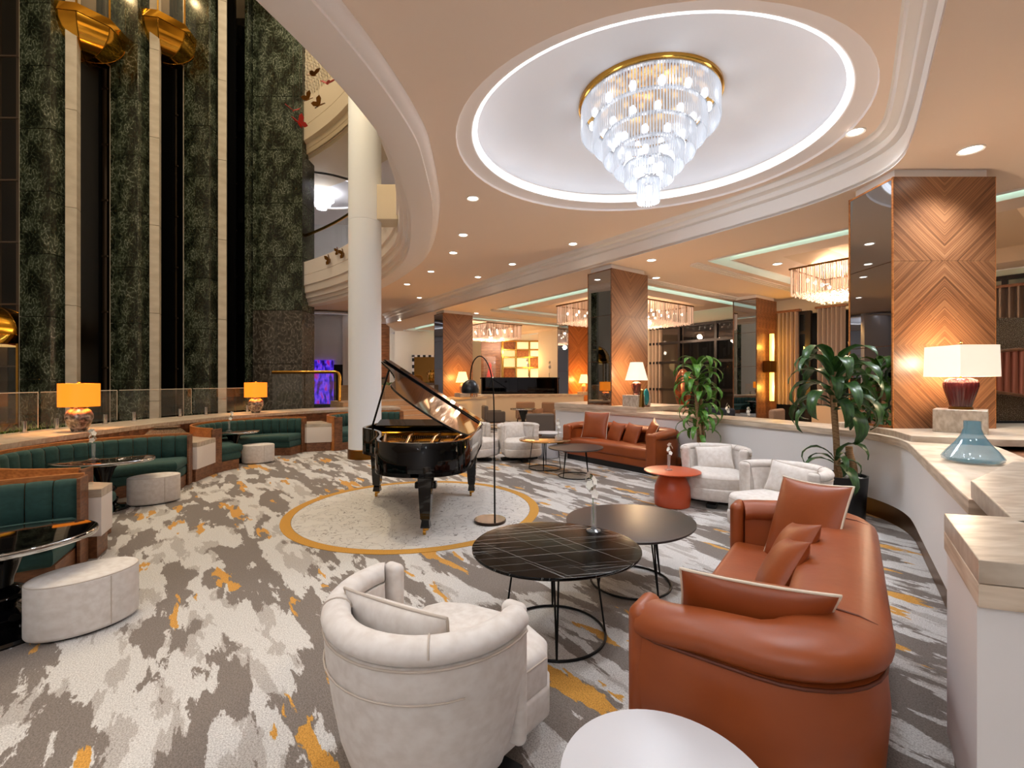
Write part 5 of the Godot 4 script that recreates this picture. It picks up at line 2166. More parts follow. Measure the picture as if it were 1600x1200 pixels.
func make_armchair() -> Node3D:
	var t := thing("tub_armchair", "pale suede tub armchair seen from behind in front of the marble table", "armchair", Vector3.ZERO, 0.0, "pale suede swivel tub armchairs")
	var R := 0.40
	var path := []
	for i in 25:
		var a := PI * (1.05 - 1.10 * i / 24.0)
		path.append(Vector2(cos(a) * R, sin(a) * R))
	path.insert(0, Vector2(-0.372, -0.085))
	path.append(Vector2(0.372, -0.085))
	var b := Mold.new()
	b.sweep(path, [Vector2(0.13, 0.085), Vector2(0.085, 0.12), Vector2(0.055, 0.22), Vector2(0.03, 0.36), Vector2(0.01, 0.5), Vector2(0.0, 0.63), Vector2(0.1, 0.64), Vector2(0.12, 0.5), Vector2(0.13, 0.2), Vector2(0.13, 0.085)], false, true)
	part("shell", b, m.suede, t)
	b = Mold.new()
	var roll := []
	for i in 15:
		var a := TAU * i / 14.0
		roll.append(Vector2(0.044 - 0.052 * cos(a), 0.668 + 0.044 * sin(a)))
	b.sweep(path, roll, false, true)
	part("rolled_rim", b, m.suede, t)
	b = Mold.new()
	for e in [0, path.size() - 1]:
		var q: Vector2 = path[e]
		b.rbox(Vector3(q.x + (0.05 if e == 0 else -0.05), 0.43, -q.y + 0.005), Vector3(0.1, 0.55, 0.06), 0.045, 4)
	part("arm_front", b, m.suede, t)
	b = Mold.new()
	var l1 := []
	for p in path:
		l1.append(Vector3(p.x * 0.998, 0.626, -p.y * 0.998))
	b.tube(l1, 0.005, 5)
	part("seam", b, m.suede_seam, t)
	b = Mold.new()
	var l2 := []
	for i in range(6, path.size() - 5):
		var p: Vector2 = path[i]
		l2.append(Vector3(p.x * 0.994, 0.515, -p.y * 0.994))
	for q in [[0.5, 0.988], [0.46, 0.978], [0.36, 0.944], [0.24, 0.892], [0.14, 0.83]]:
		var p: Vector2 = path[path.size() - 5]
		l2.append(Vector3(p.x * q[1], q[0], -p.y * q[1]))
	b.tube(l2, 0.0035, 5)
	part("seam", b, m.suede_seam, t)
	for i in [8, 18]:
		b = Mold.new()
		var c := []
		var p: Vector2 = path[i]
		for k in 9:
			var a := PI * k / 8.0
			var o: Vector2 = p * (1.0 - (0.044 - 0.053 * cos(a)) / p.length())
			c.append(Vector3(o.x, 0.669 + 0.045 * sin(a), -o.y))
		b.tube(c, 0.0035, 5)
		part("seam", b, m.suede_seam, t)
	# D shaped seat in two layers
	var dsh := []
	for i in 17:
		var a := PI * i / 16.0
		dsh.append(Vector2(cos(a) * 0.305, sin(a) * 0.28 - 0.02))
	for i in 7:
		var a := PI + PI * i / 6.0
		dsh.append(Vector2(cos(a) * 0.345, -0.30 + sin(a) * 0.17))
	b = Mold.new()
	b.pad(dsh, 0.25, 0.42, 0.05, 0.02, 0.012)
	part("seat_cushion", b, m.suede, t)
	var dsh2 := []
	for p in dsh:
		dsh2.append(p * 1.02)
	b = Mold.new()
	b.pad(dsh2, 0.10, 0.26, 0.02, 0.05)
	part("seat_base", b, m.suede, t)
	b = Mold.new()
	var rim := []
	for p in dsh:
		rim.append(Vector3(p.x * 0.99, 0.378, -p.y * 0.99))
	b.tube(rim, 0.005, 5, true)
	part("seam", b, m.suede_seam, t)
	b = Mold.new()
	b.box(Vector3(0, 0.035, 0.06), Vector3(0.7, 0.05, 0.11), 0.006)
	b.box(Vector3(0, 0.035, 0.06), Vector3(0.11, 0.05, 0.7), 0.006)
	b.lathe([Vector2(0.0, 0.05), Vector2(0.05, 0.05), Vector2(0.05, 0.11), Vector2(0.0, 0.11)], 16, Vector3(0, 0, 0.06))
	part("swivel_base", b, m.dark, t)
	return t


func build_seating() -> void:
	# cognac sofas
	var ts := facing(-0.8, 0.6)
	sofa("large cognac leather sofa in front at the right, seen over its near arm", 2.12, 0.80, Vector2(1.42, 2.40), ts)
	var tf := facing(-0.81, -0.587)
	sofa("cognac leather sofa standing farther off against the low white wall", 2.3, 0.86, Vector2(2.07, 8.74), tf)
	# cushions on the near sofa: local x runs from the far arm (-) to the near arm (+)
	var near := Transform3D(Basis(Vector3.UP, ts), P(1.42, 0, 2.40))
	var gn := "cognac cushions on the near sofa"
	var put := func(label: String, tr: Transform3D, x: float, y: float, z: float, turn: float, back: float, roll: float, w: float, h: float, edge: Material, group: String):
		pillow_at(label, tr * Vector3(x, y, z), tr.basis * lean(turn, back, roll), w, h, 0.15, m.leather, edge, group)
	put.call("big cognac cushion edged in white, farthest of four on the near sofa", near, -0.62, 0.70, -0.06, 0.75, 0.35, 0.1, 0.56, 0.56, m.piping, gn)
	put.call("small cognac cushion leaning against the big one on the near sofa", near, -0.26, 0.62, -0.02, 0.3, 0.5, 0.3, 0.40, 0.38, null, gn)
	put.call("small cognac cushion, second from the near end of the near sofa", near, 0.04, 0.61, 0.0, 0.2, 0.5, 0.3, 0.40, 0.38, null, gn)
	put.call("big cognac cushion edged in white lying back at the near arm of the near sofa", near, 0.74, 0.64, 0.03, -1.3, 0.5, 0.05, 0.54, 0.46, m.piping, gn)
	var fr := Transform3D(Basis(Vector3.UP, tf), P(2.07, 0, 8.74))
	var gf := "cognac cushions on the far sofa"
	put.call("large cognac cushion at the left end of the far sofa", fr, -0.62, 0.70, 0.02, 0.3, 0.3, 0.0, 0.56, 0.56, m.piping, gf)
	put.call("small cognac cushion left of the middle of the far sofa", fr, -0.12, 0.60, -0.02, -0.2, 0.35, -0.12, 0.42, 0.40, null, gf)
	put.call("small cognac cushion right of the middle of the far sofa", fr, 0.28, 0.60, -0.02, -0.2, 0.35, -0.1, 0.42, 0.40, null, gf)
	put.call("cognac cushion edged in white against the right arm of the far sofa", fr, 0.72, 0.66, -0.02, -0.7, 0.35, -0.2, 0.5, 0.46, m.piping, gf)
	# tub armchairs
	var proto := make_armchair()
	var k9 := 1.08
	for c in proto.get_children():
		c.scale = Vector3(k9, 1.02, k9)
	var spots := [
		[Vector2(-0.335, 1.93), facing(0.55, 0.83), ""],
		[Vector2(2.7, 6.05), facing(-0.5, -0.87), "pale suede tub armchair right of the terracotta table, with a lumbar cushion"],
		[Vector2(2.78, 4.68), facing(-0.86, -0.5), "pale suede tub armchair just behind the near cognac sofa, beside the potted plant"],
		[Vector2(0.13, 9.3), facing(0.3, -0.95), "pale suede tub armchair beyond the arc lamp, facing the two far tables"],
		[Vector2(-0.78, 9.3), facing(0.8, -0.6), "pale suede tub armchair mostly hidden behind the piano tail"],
	]
	for i in spots.size():
		var q: Array = spots[i]
		if i == 0:
			proto.position = P(q[0].x, 0, q[0].y)
			proto.rotation.y = q[1]
		else:
			copy(proto, P(q[0].x, 0, q[0].y), q[1], q[2])
	var ga := "pale cushions on the tub armchairs"
	var cush := [
		[0, 0.02, 0.58, -0.16, 0.1, 0.3, 0.0, 0.52, 0.34, "pale suede cushion propped inside the foreground armchair"],
		[1, -0.02, 0.56, -0.13, 0.1, 0.35, 0.1, 0.46, 0.32, "pale suede cushion in the armchair right of the terracotta table"],
		[2, 0.0, 0.56, -0.14, 0.2, 0.35, -0.15, 0.44, 0.34, "pale suede cushion in the armchair behind the near cognac sofa"],
		[3, -0.04, 0.57, -0.13, 0.1, 0.35, 0.0, 0.44, 0.34, "pale cushion in the armchair beyond the arc lamp"],
	]
	for c in cush:
		var q: Array = spots[c[0]]
		var tr := Transform3D(Basis(Vector3.UP, q[1]), P(q[0].x, 0, q[0].y))
		pillow_at(c[9], tr * Vector3(c[1], c[2], c[3]), tr.basis * lean(c[4], c[5], c[6]), c[7], c[8], 0.13, m.suede, m.suede_seam, ga)
	# oval stools
	var st := [
		[Vector2(-2.80, 2.98), 0.9, "oval pale suede stool in front of the nearest banquette"],
		[Vector2(-4.70, 5.98), 0.7, "oval pale suede stool at the second banquette"],
		[Vector2(-4.96, 8.9), 0.5, "oval pale suede stool at the third banquette beside the black pedestal table"],
	]
	for q in st:
		var t := thing("oval_stool", q[2], "stool", P(q[0].x, 0, q[0].y), q[1], "oval pale suede stools")
		var b := Mold.new()
		b.pad(circle(Vector2.ZERO, 0.28, 0.2, 40), 0.012, 0.36, 0.025, 0.03, 0.006)
		part("body", b, m.suede, t)
		b = Mold.new()
		var rim := []
		for p in circle(Vector2.ZERO, 0.276, 0.196, 40):
			rim.append(Vector3(p.x, 0.348, -p.y))
		b.tube(rim, 0.004, 5, true)
		b.tube([Vector3(0.1, 0.34, 0.188), Vector3(0.1, 0.03, 0.188)], 0.003, 5)
		part("seam", b, m.suede_seam, t)
		b = Mold.new()
		b.pad(circle(Vector2.ZERO, 0.24, 0.16, 32), 0.0, 0.014)
		part("glide", b, m.dark, t)
	# lounge chairs farther back
	var lc := [
		[Vector2(0.72, 11.4), facing(0.1, 1.0), 0.8, "grey_cloth", "square-backed grey lounge chair seen from behind beside the far white table"],
		[Vector2(-0.62, 15.2), facing(0.9, 0.2), 0.78, "grey_cloth", "grey lounge chair with tan cushion at the end of the back wall, turned sideways"],
		[Vector2(0.5, 16.6), facing(0.0, -1.0), 0.82, "tan_cloth", "tan lounge chair behind the dark pedestal table at the back"],
		[Vector2(1.3, 16.3), facing(-0.4, -0.9), 0.82, "tan_cloth", "tan lounge chair right of the dark pedestal table, facing forward"],
		[Vector2(1.75, 14.6), facing(-1.0, 0.1), 0.8, "tan_cloth", "tan lounge chair just left of the far sofa's wall end, turned to the left"],
		[Vector2(2.9, 16.0), facing(-0.6, -0.8), 0.95, "tan_cloth", "tan lounge chair whose back shows above the low wall left of the mirror column"],
		[Vector2(4.55, 10.0), facing(0.5, 0.8), 1.02, "navy_cloth", "dark blue lounge chair showing above the low wall right of the far plant"],
		[Vector2(5.15, 9.4), facing(-0.6, 0.6), 1.03, "tan_cloth", "rounded tan lounge chair above the low wall below the glowing tubes"],
		[Vector2(4.0, 10.75), facing(0.5, 0.8), 0.98, "tan_cloth", "tan lounge chair behind the stone block of the far lamp"],
	]
	for q in lc:
		lounge_chair(q[4], q[0], q[1], q[2], m[q[3]])


func lounge_chair(label: String, at: Vector2, turn: float, h: float, cloth: Material) -> void:
	var t := thing("lounge_chair", label, "chair", P(at.x, 0, at.y), turn, "low lounge chairs at the back")
	var b := Mold.new()
	b.rbox(Vector3(0, (h + 0.3) / 2, -0.29), Vector3(0.7, h - 0.3, 0.13), 0.05, 4)
	part("backrest", b, cloth, t)
	b = Mold.new()
	b.rbox(Vector3(0, 0.36, 0.05), Vector3(0.54, 0.16, 0.58), 0.05, 4, 0.015)
	part("seat", b, m.tan_cloth, t)
	for s in [-1.0, 1.0]:
		b = Mold.new()
		b.rbox(Vector3(0.32 * s, 0.42, 0.03), Vector3(0.1, 0.36, 0.62), 0.045, 3)
		part("arm", b, cloth, t)
		for z in [-0.28, 0.28]:
			b = Mold.new()
			b.tube([Vector3(0.29 * s, 0.26, z * 0.95), Vector3(0.31 * s, 0.0, z)], [0.02, 0.012], 8)
			part("leg", b, m.dark, t)
	b = Mold.new()
	b.rbox(Vector3(0, 0.25, 0.02), Vector3(0.6, 0.08, 0.6), 0.02, 2)
	part("frame", b, m.oak_dark, t)


# ---------------------------------------------------------------- tables

func pebble(r: float, k := 0.0) -> Array:
	var out := []
	for i in 56:
		var a := TAU * i / 56.0
		var q := r * (1.0 + 0.045 * cos(2.0 * a + k) + 0.02 * cos(3.0 * a + k * 2.0))
		out.append(Vector2(cos(a), sin(a)) * q)
	return out


func wire_table(label: String, at: Vector2, h: float, r: float, ring: float, top: Material, turn: float, group := "pebble topped tables on black wire frames") -> Node3D:
	var t := thing("wire_table", label, "table", P(at.x, 0, at.y), turn, group)
	var b := Mold.new()
	b.pad(pebble(r, 0.6), h - 0.02, h, 0.004, 0.012)
	part("table_top", b, top, t)
	b = Mold.new()
	var c := []
	for p in circle(Vector2.ZERO, ring, -1, 40):
		c.append(Vector3(p.x, 0.009, -p.y))
	b.tube(c, 0.0085, 8, true)
	part("floor_ring", b, m.black_metal, t)
	for i in 4:
		b = Mold.new()
		var a := TAU * i / 4.0 + 0.35
		for s in [-0.06, 0.06]:
			b.tube([Vector3(cos(a) * ring, 0.01, sin(a) * ring), Vector3(cos(a + s) * ring * 0.78, h - 0.02, sin(a + s) * ring * 0.78)], 0.0065, 8)
		part("leg", b, m.black_metal, t)
	return t


func bud_vase(label: String, at: Vector3, h: float, seed_: int) -> void:
	var t := thing("bud_vase", label, "vase", at, 0.0, "slim glass vases with white orchids")
	var k := h / 0.34
	var b := Mold.new()
	b.lathe([Vector2(0.0, 0.0), Vector2(0.05, 0.0), Vector2(0.05, 0.008), Vector2(0.02, 0.018), Vector2(0.017, 0.04), Vector2(0.02, 0.19), Vector2(0.024, 0.2), Vector2(0.017, 0.2), Vector2(0.013, 0.05), Vector2(0.0, 0.045)], 20)
	part("glass", b, m.vase_glass, t)
	b = Mold.new()
	var rng := RandomNumberGenerator.new()
	rng.seed = seed_
	var lean_ := Vector3(rng.randf_range(-0.03, 0.03), 0, rng.randf_range(-0.03, 0.03))
	var path := []
	for i in 8:
		var s := i / 7.0
		path.append(Vector3(0, 0.05 + s * (h - 0.05), 0) + lean_ * s * s * 1.5)
	b.tube(path, 0.003, 6)
	var stem := part("stem", b, m.stem, t)
	for i in 5:
		var s := 0.62 + 0.09 * i
		var c: Vector3 = Vector3(0, 0.05 + s * (h - 0.05), 0) + lean_ * s * s * 1.5
		b = Mold.new()
		var turn := i * 2.4 + rng.randf()
		b.smooth()
		b.t = Transform3D(Basis(Vector3.UP, turn) * Basis(Vector3.RIGHT, -0.4), c + Vector3(sin(turn), 0, cos(turn)) * 0.02)
		for p in 5:
			var a := TAU * p / 5.0
			var d := Vector3(cos(a), sin(a), 0)
			var e := Vector3(-sin(a), cos(a), 0)
			var L := 0.034 * k
			b.quad(Vector3.ZERO, d * L * 0.6 - e * L * 0.42 + Vector3(0, 0, 0.006), d * L + Vector3(0, 0, 0.002), d * L * 0.6 + e * L * 0.42 + Vector3(0, 0, 0.006))
		part("blossom", b, m.petal, stem)


func baluster_table(label: String, at: Vector2, rx: float, rd: float, h: float, turn: float) -> void:
	var t := thing("pedestal_table", label, "table", P(at.x, 0, at.y), turn, "black lacquered pedestal tables")
	var b := Mold.new()
	b.pad(circle(Vector2.ZERO, rx, rd, 56), h - 0.045, h, 0.006, 0.015)
	part("table_top", b, m.black_gloss, t)
	b = Mold.new()
	b.sweep(circle(Vector2.ZERO, rx, rd, 56), [Vector2(0.001, h - 0.04), Vector2(0.006, h - 0.03), Vector2(0.006, h - 0.012), Vector2(0.001, h - 0.004)], true)
	part("metal_rim", b, m.chrome, t)
	b = Mold.new()
	b.lathe([Vector2(0.0, 0.0), Vector2(0.26, 0.0), Vector2(0.265, 0.012), Vector2(0.25, 0.028), Vector2(0.15, 0.045), Vector2(0.12, 0.07), Vector2(0.14, 0.10), Vector2(0.145, 0.13), Vector2(0.10, 0.17), Vector2(0.075, 0.19), Vector2(0.115, 0.22), Vector2(0.13, 0.25), Vector2(0.11, 0.285), Vector2(0.06, 0.31), Vector2(0.065, 0.36), Vector2(0.085, 0.42), Vector2(0.11, 0.5), Vector2(0.17, h - 0.05), Vector2(0.0, h - 0.05)], 36)
	part("pedestal", b, m.black_gloss, t)


func build_tables() -> void:
	m.black_marble.uv1_scale = Vector3(0.9, 0.9, 1)
	wire_table("pebble shaped table of black marble with white veins on a wire frame", Vector2(0.27, 2.9), 0.55, 0.51, 0.32, m.black_marble, 0.3)
	wire_table("dark grey pebble shaped table beside the black marble one", Vector2(0.94, 3.62), 0.49, 0.50, 0.31, m.table_grey, 0.8)
	wire_table("bronze mirror topped table in front of the far sofa", Vector2(0.6, 8.33), 0.53, 0.46, 0.29, m.mirror_bronze, 0.2)
	wire_table("dark grey topped wire table in front of the far sofa, right of the mirrored one", Vector2(1.07, 7.63), 0.49, 0.46, 0.29, m.table_grey, 1.0)
	# mushroom tables
	for q in [[Vector2(2.06, 5.85), 0.35, 0.45, "terracotta", "round terracotta mushroom table between the far sofa and the armchairs"], [Vector2(0.42, 1.24), 0.29, 0.5, "table_white", "round white table cut off by the bottom edge of the picture"], [Vector2(0.76, 9.55), 0.29, 0.52, "table_white", "small round white table at the left end of the far sofa"]]:
		var t := thing("mushroom_table", q[4], "table", P(q[0].x, 0, q[0].y), 0.0, "round one-colour mushroom tables")
		var b := Mold.new()
		b.lathe([Vector2(0.0, q[2] - 0.02), Vector2(q[1] - 0.02, q[2] - 0.02), Vector2(q[1], q[2] - 0.008), Vector2(q[1] - 0.002, q[2] - 0.002), Vector2(q[1] - 0.012, q[2]), Vector2(0.0, q[2])], 64)
		part("table_top", b, m[q[3]], t)
		b = Mold.new()
		b.lathe([Vector2(0.0, 0.0), Vector2(0.2, 0.0), Vector2(0.215, 0.01), Vector2(0.225, 0.12), Vector2(0.215, 0.25), Vector2(0.17, 0.36), Vector2(0.12, q[2] - 0.02), Vector2(0.0, q[2] - 0.02)], 48)
		part("base", b, m[q[3]], t)
	baluster_table("black pedestal table at the nearest banquette, cut by the left edge", Vector2(-3.22, 2.86), 0.46, 0.36, 0.60, 0.9)
	baluster_table("oval black pedestal table at the second banquette", Vector2(-5.08, 5.66), 0.52, 0.40, 0.63, 0.3)
	baluster_table("black pedestal table with turned foot at the third banquette", Vector2(-5.48, 8.96), 0.46, 0.38, 0.62, 0.2)
	baluster_table("black pedestal table at the farthest banquette beside the white column", Vector2(-3.55, 11.3), 0.4, 0.36, 0.62, 0.0)
	baluster_table("dark pedestal table among the tan chairs at the back", Vector2(0.36, 14.6), 0.42, 0.42, 0.72, 0.0)
	bud_vase("slim glass vase with a white orchid on the black marble table", P(0.57, 0.55, 3.18), 0.39, 1)
	bud_vase("slim glass vase with a white orchid on the terracotta table", P(2.02, 0.45, 5.86), 0.33, 2)
	bud_vase("slim glass vase with a white orchid on the second banquette's table", P(-5.15, 0.63, 5.6), 0.36, 3)
	bud_vase("slim glass vase with a white orchid on the third banquette's table", P(-5.5, 0.62, 8.85), 0.36, 4)
	bud_vase("slim glass vase with a white orchid on the bronze mirror table", P(0.84, 0.53, 8.25), 0.36, 5)


# ---------------------------------------------------------------- grand piano

func build_piano() -> void:
	var o := Vector2(-1.2, 5.6)
	var t := thing("grand_piano", "black grand piano with its lid propped open on the round medallion", "piano", P(o.x, 0, o.y))
	# outline Vector2(x, d) clockwise from the keyboard's bass end
	var out := [Vector2(-0.44, 6.55), Vector2(-0.44, 5.9), Vector2(-0.44, 5.3), Vector2(-0.45, 4.85), Vector2(-0.52, 4.6), Vector2(-0.68, 4.45), Vector2(-0.9, 4.39), Vector2(-1.14, 4.42), Vector2(-1.33, 4.54), Vector2(-1.42, 4.72), Vector2(-1.46, 4.95), Vector2(-1.52, 5.2), Vector2(-1.62, 5.45), Vector2(-1.76, 5.68), Vector2(-1.9, 5.83), Vector2(-1.96, 5.98), Vector2(-1.97, 6.2), Vector2(-1.97, 6.55)]
	var rim := []
	for i in range(out.size() - 1):
		for k in 3:
			var a: Vector2 = out[maxi(i - 1, 0)]
			var e: Vector2 = out[mini(i + 2, out.size() - 1)]
			rim.append(out[i].cubic_interpolate(out[i + 1], a, e, k / 3.0) - o)
	rim.append(out[-1] - o)
	# travel goes clockwise seen from above with d up: bass side towards the tail, inside is on the right
	var b := Mold.new()
	b.sweep(rim, [Vector2(0.0, 0.66), Vector2(0.0, 0.985), Vector2(0.006, 0.995), Vector2(0.04, 0.995), Vector2(0.046, 0.985), Vector2(0.046, 0.80), Vector2(0.046, 0.66), Vector2(0.0, 0.66)], false, true)
	part("rim", b, m.black_gloss, t)
	var bottom := []
	for p in rim:
		bottom.append(p)
	b = Mold.new()
	b.pad(bottom, 0.665, 0.70)
	part("underside", b, m.dark, t)
	var inner := []
	for i in rim.size():
		inner.append(rim[i].lerp(Vector2(0.05, 0.2), 0.06))
	b = Mold.new()
	b.pad(inner, 0.84, 0.86)
	part("soundboard", b, m.mirror_bronze, t)
	# gilded iron frame and strings
	b = Mold.new()
	for q in [[Vector2(-0.62, 6.0), Vector2(-0.66, 4.75)], [Vector2(-0.95, 6.0), Vector2(-0.86, 4.6)], [Vector2(-1.3, 6.0), Vector2(-1.12, 4.7)], [Vector2(-1.66, 6.0), Vector2(-1.4, 5.0)]]:
		var p: Vector2 = q[0] - o
		var e: Vector2 = q[1] - o
		b.tube([P(p.x, 0.90, p.y), P((p.x + e.x) / 2, 0.935, (p.y + e.y) / 2), P(e.x, 0.89, e.y)], 0.022, 8)
	b.box(P(-1.2 - o.x, 0.90, 6.05 - o.y), Vector3(1.36, 0.05, 0.12), 0.01)
	part("iron_frame", b, m.gold, t)
	b = Mold.new()
	for i in 46:
		var x := -1.85 + i * 0.029
		var e := Vector2(lerpf(-1.5, -0.56, i / 45.0), lerpf(5.35, 4.72, i / 45.0))
		b.tube([P(x - o.x, 0.893, 6.0 - o.y), P(e.x - o.x, 0.885, e.y - o.y)], 0.0016, 3)
	stuff(part("strings", b, m.brass, t))
	# keyboard end
	b = Mold.new()
	b.box(P(-1.205 - o.x, 0.70, 6.72 - o.y), Vector3(1.52, 0.08, 0.36), 0.01)
	b.box(P(-1.205 - o.x, 0.88, 6.42 - o.y), Vector3(1.43, 0.22, 0.05), 0.01)
	for s in [-1.0, 1.0]:
		b.rbox(P(-1.205 - o.x + s * 0.73, 0.82, 6.72 - o.y), Vector3(0.07, 0.3, 0.36), 0.03, 3)
	var bed := part("key_bed", b, m.black_gloss, t)
	for i in 52:
		b = Mold.new()
		b.box(P(-1.205 - o.x - 0.6125 + i * 0.0237 + 0.012, 0.755, 6.72 - o.y), Vector3(0.0225, 0.03, 0.16), 0.002)
		part("white_key", b, m.table_white, bed)
	for i in 36:
		b = Mold.new()
		var oct := i / 5
		var kk: float = [0.7, 1.7, 3.7, 4.7, 5.7][i % 5]
		b.box(P(-1.205 - o.x - 0.59 + (oct * 7 + kk) * 0.0237, 0.778, 6.68 - o.y), Vector3(0.012, 0.02, 0.09), 0.002)
		part("black_key", b, m.black_gloss, bed)
	b = Mold.new()
	b.t = Transform3D(Basis(Vector3.RIGHT, 0.25), P(-1.205 - o.x, 1.02, 6.3 - o.y))
	b.box(Vector3(0, 0.0, 0), Vector3(1.3, 0.012, 0.26), 0.004)
	part("music_desk", b, m.black_gloss, t)
	# lid on the bass side hinge, raised; its front flap is folded back along the keyboard end
	var hinge := Vector3(-0.42 - o.x, 1.005, 0)
	var tilt := Basis(Vector3.BACK, -deg_to_rad(33.0))
	var lidp := []
	for p in rim:
		if p.y + o.y < 6.36:
			var q: Vector2 = p * 1.012
			lidp.append(Vector2(q.x - hinge.x, q.y))
	b = Mold.new()
	b.t = Transform3D(tilt, hinge)
	b.pad(lidp, 0.0, 0.02, 0.004, 0.004)
	var lid := part("lid", b, m.black_gloss, t)
	b = Mold.new()
	b.t = Transform3D(tilt, hinge)
	b.t = b.t * Transform3D(Basis(Vector3.RIGHT, 0.0), Vector3.ZERO)
	b.box(Vector3(-0.79, 0.034, -(6.22 - o.y)), Vector3(1.52, 0.018, 0.32), 0.004)
	part("lid_flap", b, m.black_gloss, lid)
	b = Mold.new()
	b.box(P(-0.43 - o.x, 1.0, 5.5 - o.y), Vector3(0.012, 0.012, 1.7))
	part("hinge", b, m.brass, lid)
	b = Mold.new()
	var pr := tilt * Vector3(-1.36, 0, 0) + hinge
	b.tube([P(-1.84 - o.x, 0.985, 5.98 - o.y), Vector3(pr.x, pr.y, -(5.78 - o.y))], 0.013, 8)
	part("prop_stick", b, m.black_gloss, t)
	# legs with brass castors
	for q in [Vector2(-0.894, 4.72), Vector2(-1.86, 6.28), Vector2(-0.56, 6.32)]:
		b = Mold.new()
		b.flat()
		var p: Vector2 = q - o
		var sec := [[0.055, 0.085], [0.042, 0.16], [0.055, 0.18], [0.058, 0.22], [0.062, 0.26], [0.08, 0.60], [0.11, 0.62], [0.13, 0.67]]
		for i in sec.size() - 1:
			for k in 4:
				var a := PI / 4.0 + PI / 2.0 * k
				var c := a + PI / 2.0
				var r0: float = sec[i][0] * 1.0
				var r1: float = sec[i + 1][0] * 1.0
				b.quad(P(p.x, sec[i][1], p.y) + Vector3(cos(c), 0, sin(c)) * r0 * 1.25, P(p.x, sec[i][1], p.y) + Vector3(cos(a), 0, sin(a)) * r0 * 1.25, P(p.x, sec[i + 1][1], p.y) + Vector3(cos(a), 0, sin(a)) * r1 * 1.25, P(p.x, sec[i + 1][1], p.y) + Vector3(cos(c), 0, sin(c)) * r1 * 1.25)
		b.box(P(p.x, 0.087, p.y), Vector3(0.085, 0.01, 0.085))
		var leg := part("leg", b, m.black_gloss, t)
		b = Mold.new()
		b.lathe([Vector2(0, 0.055), Vector2(0.032, 0.055), Vector2(0.036, 0.085), Vector2(0.0, 0.085)], 16, P(p.x, 0, p.y))
		b.t = Transform3D(Basis(Vector3.BACK, PI / 2.0), P(p.x - 0.012, 0.033, p.y))
		b.lathe([Vector2(0, -0.014), Vector2(0.03, -0.014), Vector2(0.032, 0.0), Vector2(0.03, 0.014), Vector2(0, 0.014)], 18)
		part("castor", b, m.brass, leg)
	# pedal lyre
	b = Mold.new()
	for s in [-1.0, 1.0]:
		b.tube([P(-1.2 - o.x + s * 0.09, 0.68, 6.3 - o.y), P(-1.2 - o.x + s * 0.1, 0.18, 6.34 - o.y)], 0.018, 8)
	b.box(P(-1.2 - o.x, 0.15, 6.36 - o.y), Vector3(0.3, 0.09, 0.12), 0.01)
	var lyre := part("pedal_lyre", b, m.black_gloss, t)
	for s in [-0.08, 0.0, 0.08]:
		b = Mold.new()
		b.box(P(-1.2 - o.x + s, 0.12, 6.48 - o.y), Vector3(0.03, 0.015, 0.16), 0.004)
		part("pedal", b, m.brass, lyre)


# ---------------------------------------------------------------- lamps

func drum(b: Mold, r0: float, r1: float, h0: float, h1: float, segs := 40, pleat := 0.0) -> void:
	# thin open shade, outer and inner skin
	b.smooth()
	for skin in 2:
		var off := -0.004 * skin
		b.smooth()
		for i in segs:
			var a0 := TAU * i / segs
			var a1 := TAU * (i + 1) / segs
			var k0 := 1.0 + (pleat if i % 2 == 0 else -pleat)
			var k1 := 1.0 + (pleat if (i + 1) % 2 == 0 else -pleat)
			var p := Vector3(cos(a0) * (r0 + off) * k0, h0, -sin(a0) * (r0 + off) * k0)
			var q := Vector3(cos(a1) * (r0 + off) * k1, h0, -sin(a1) * (r0 + off) * k1)
			var r := Vector3(cos(a1) * (r1 + off) * k1, h1, -sin(a1) * (r1 + off) * k1)
			var s := Vector3(cos(a0) * (r1 + off) * k0, h1, -sin(a0) * (r1 + off) * k0)
			b.quad(p, q, r, s)


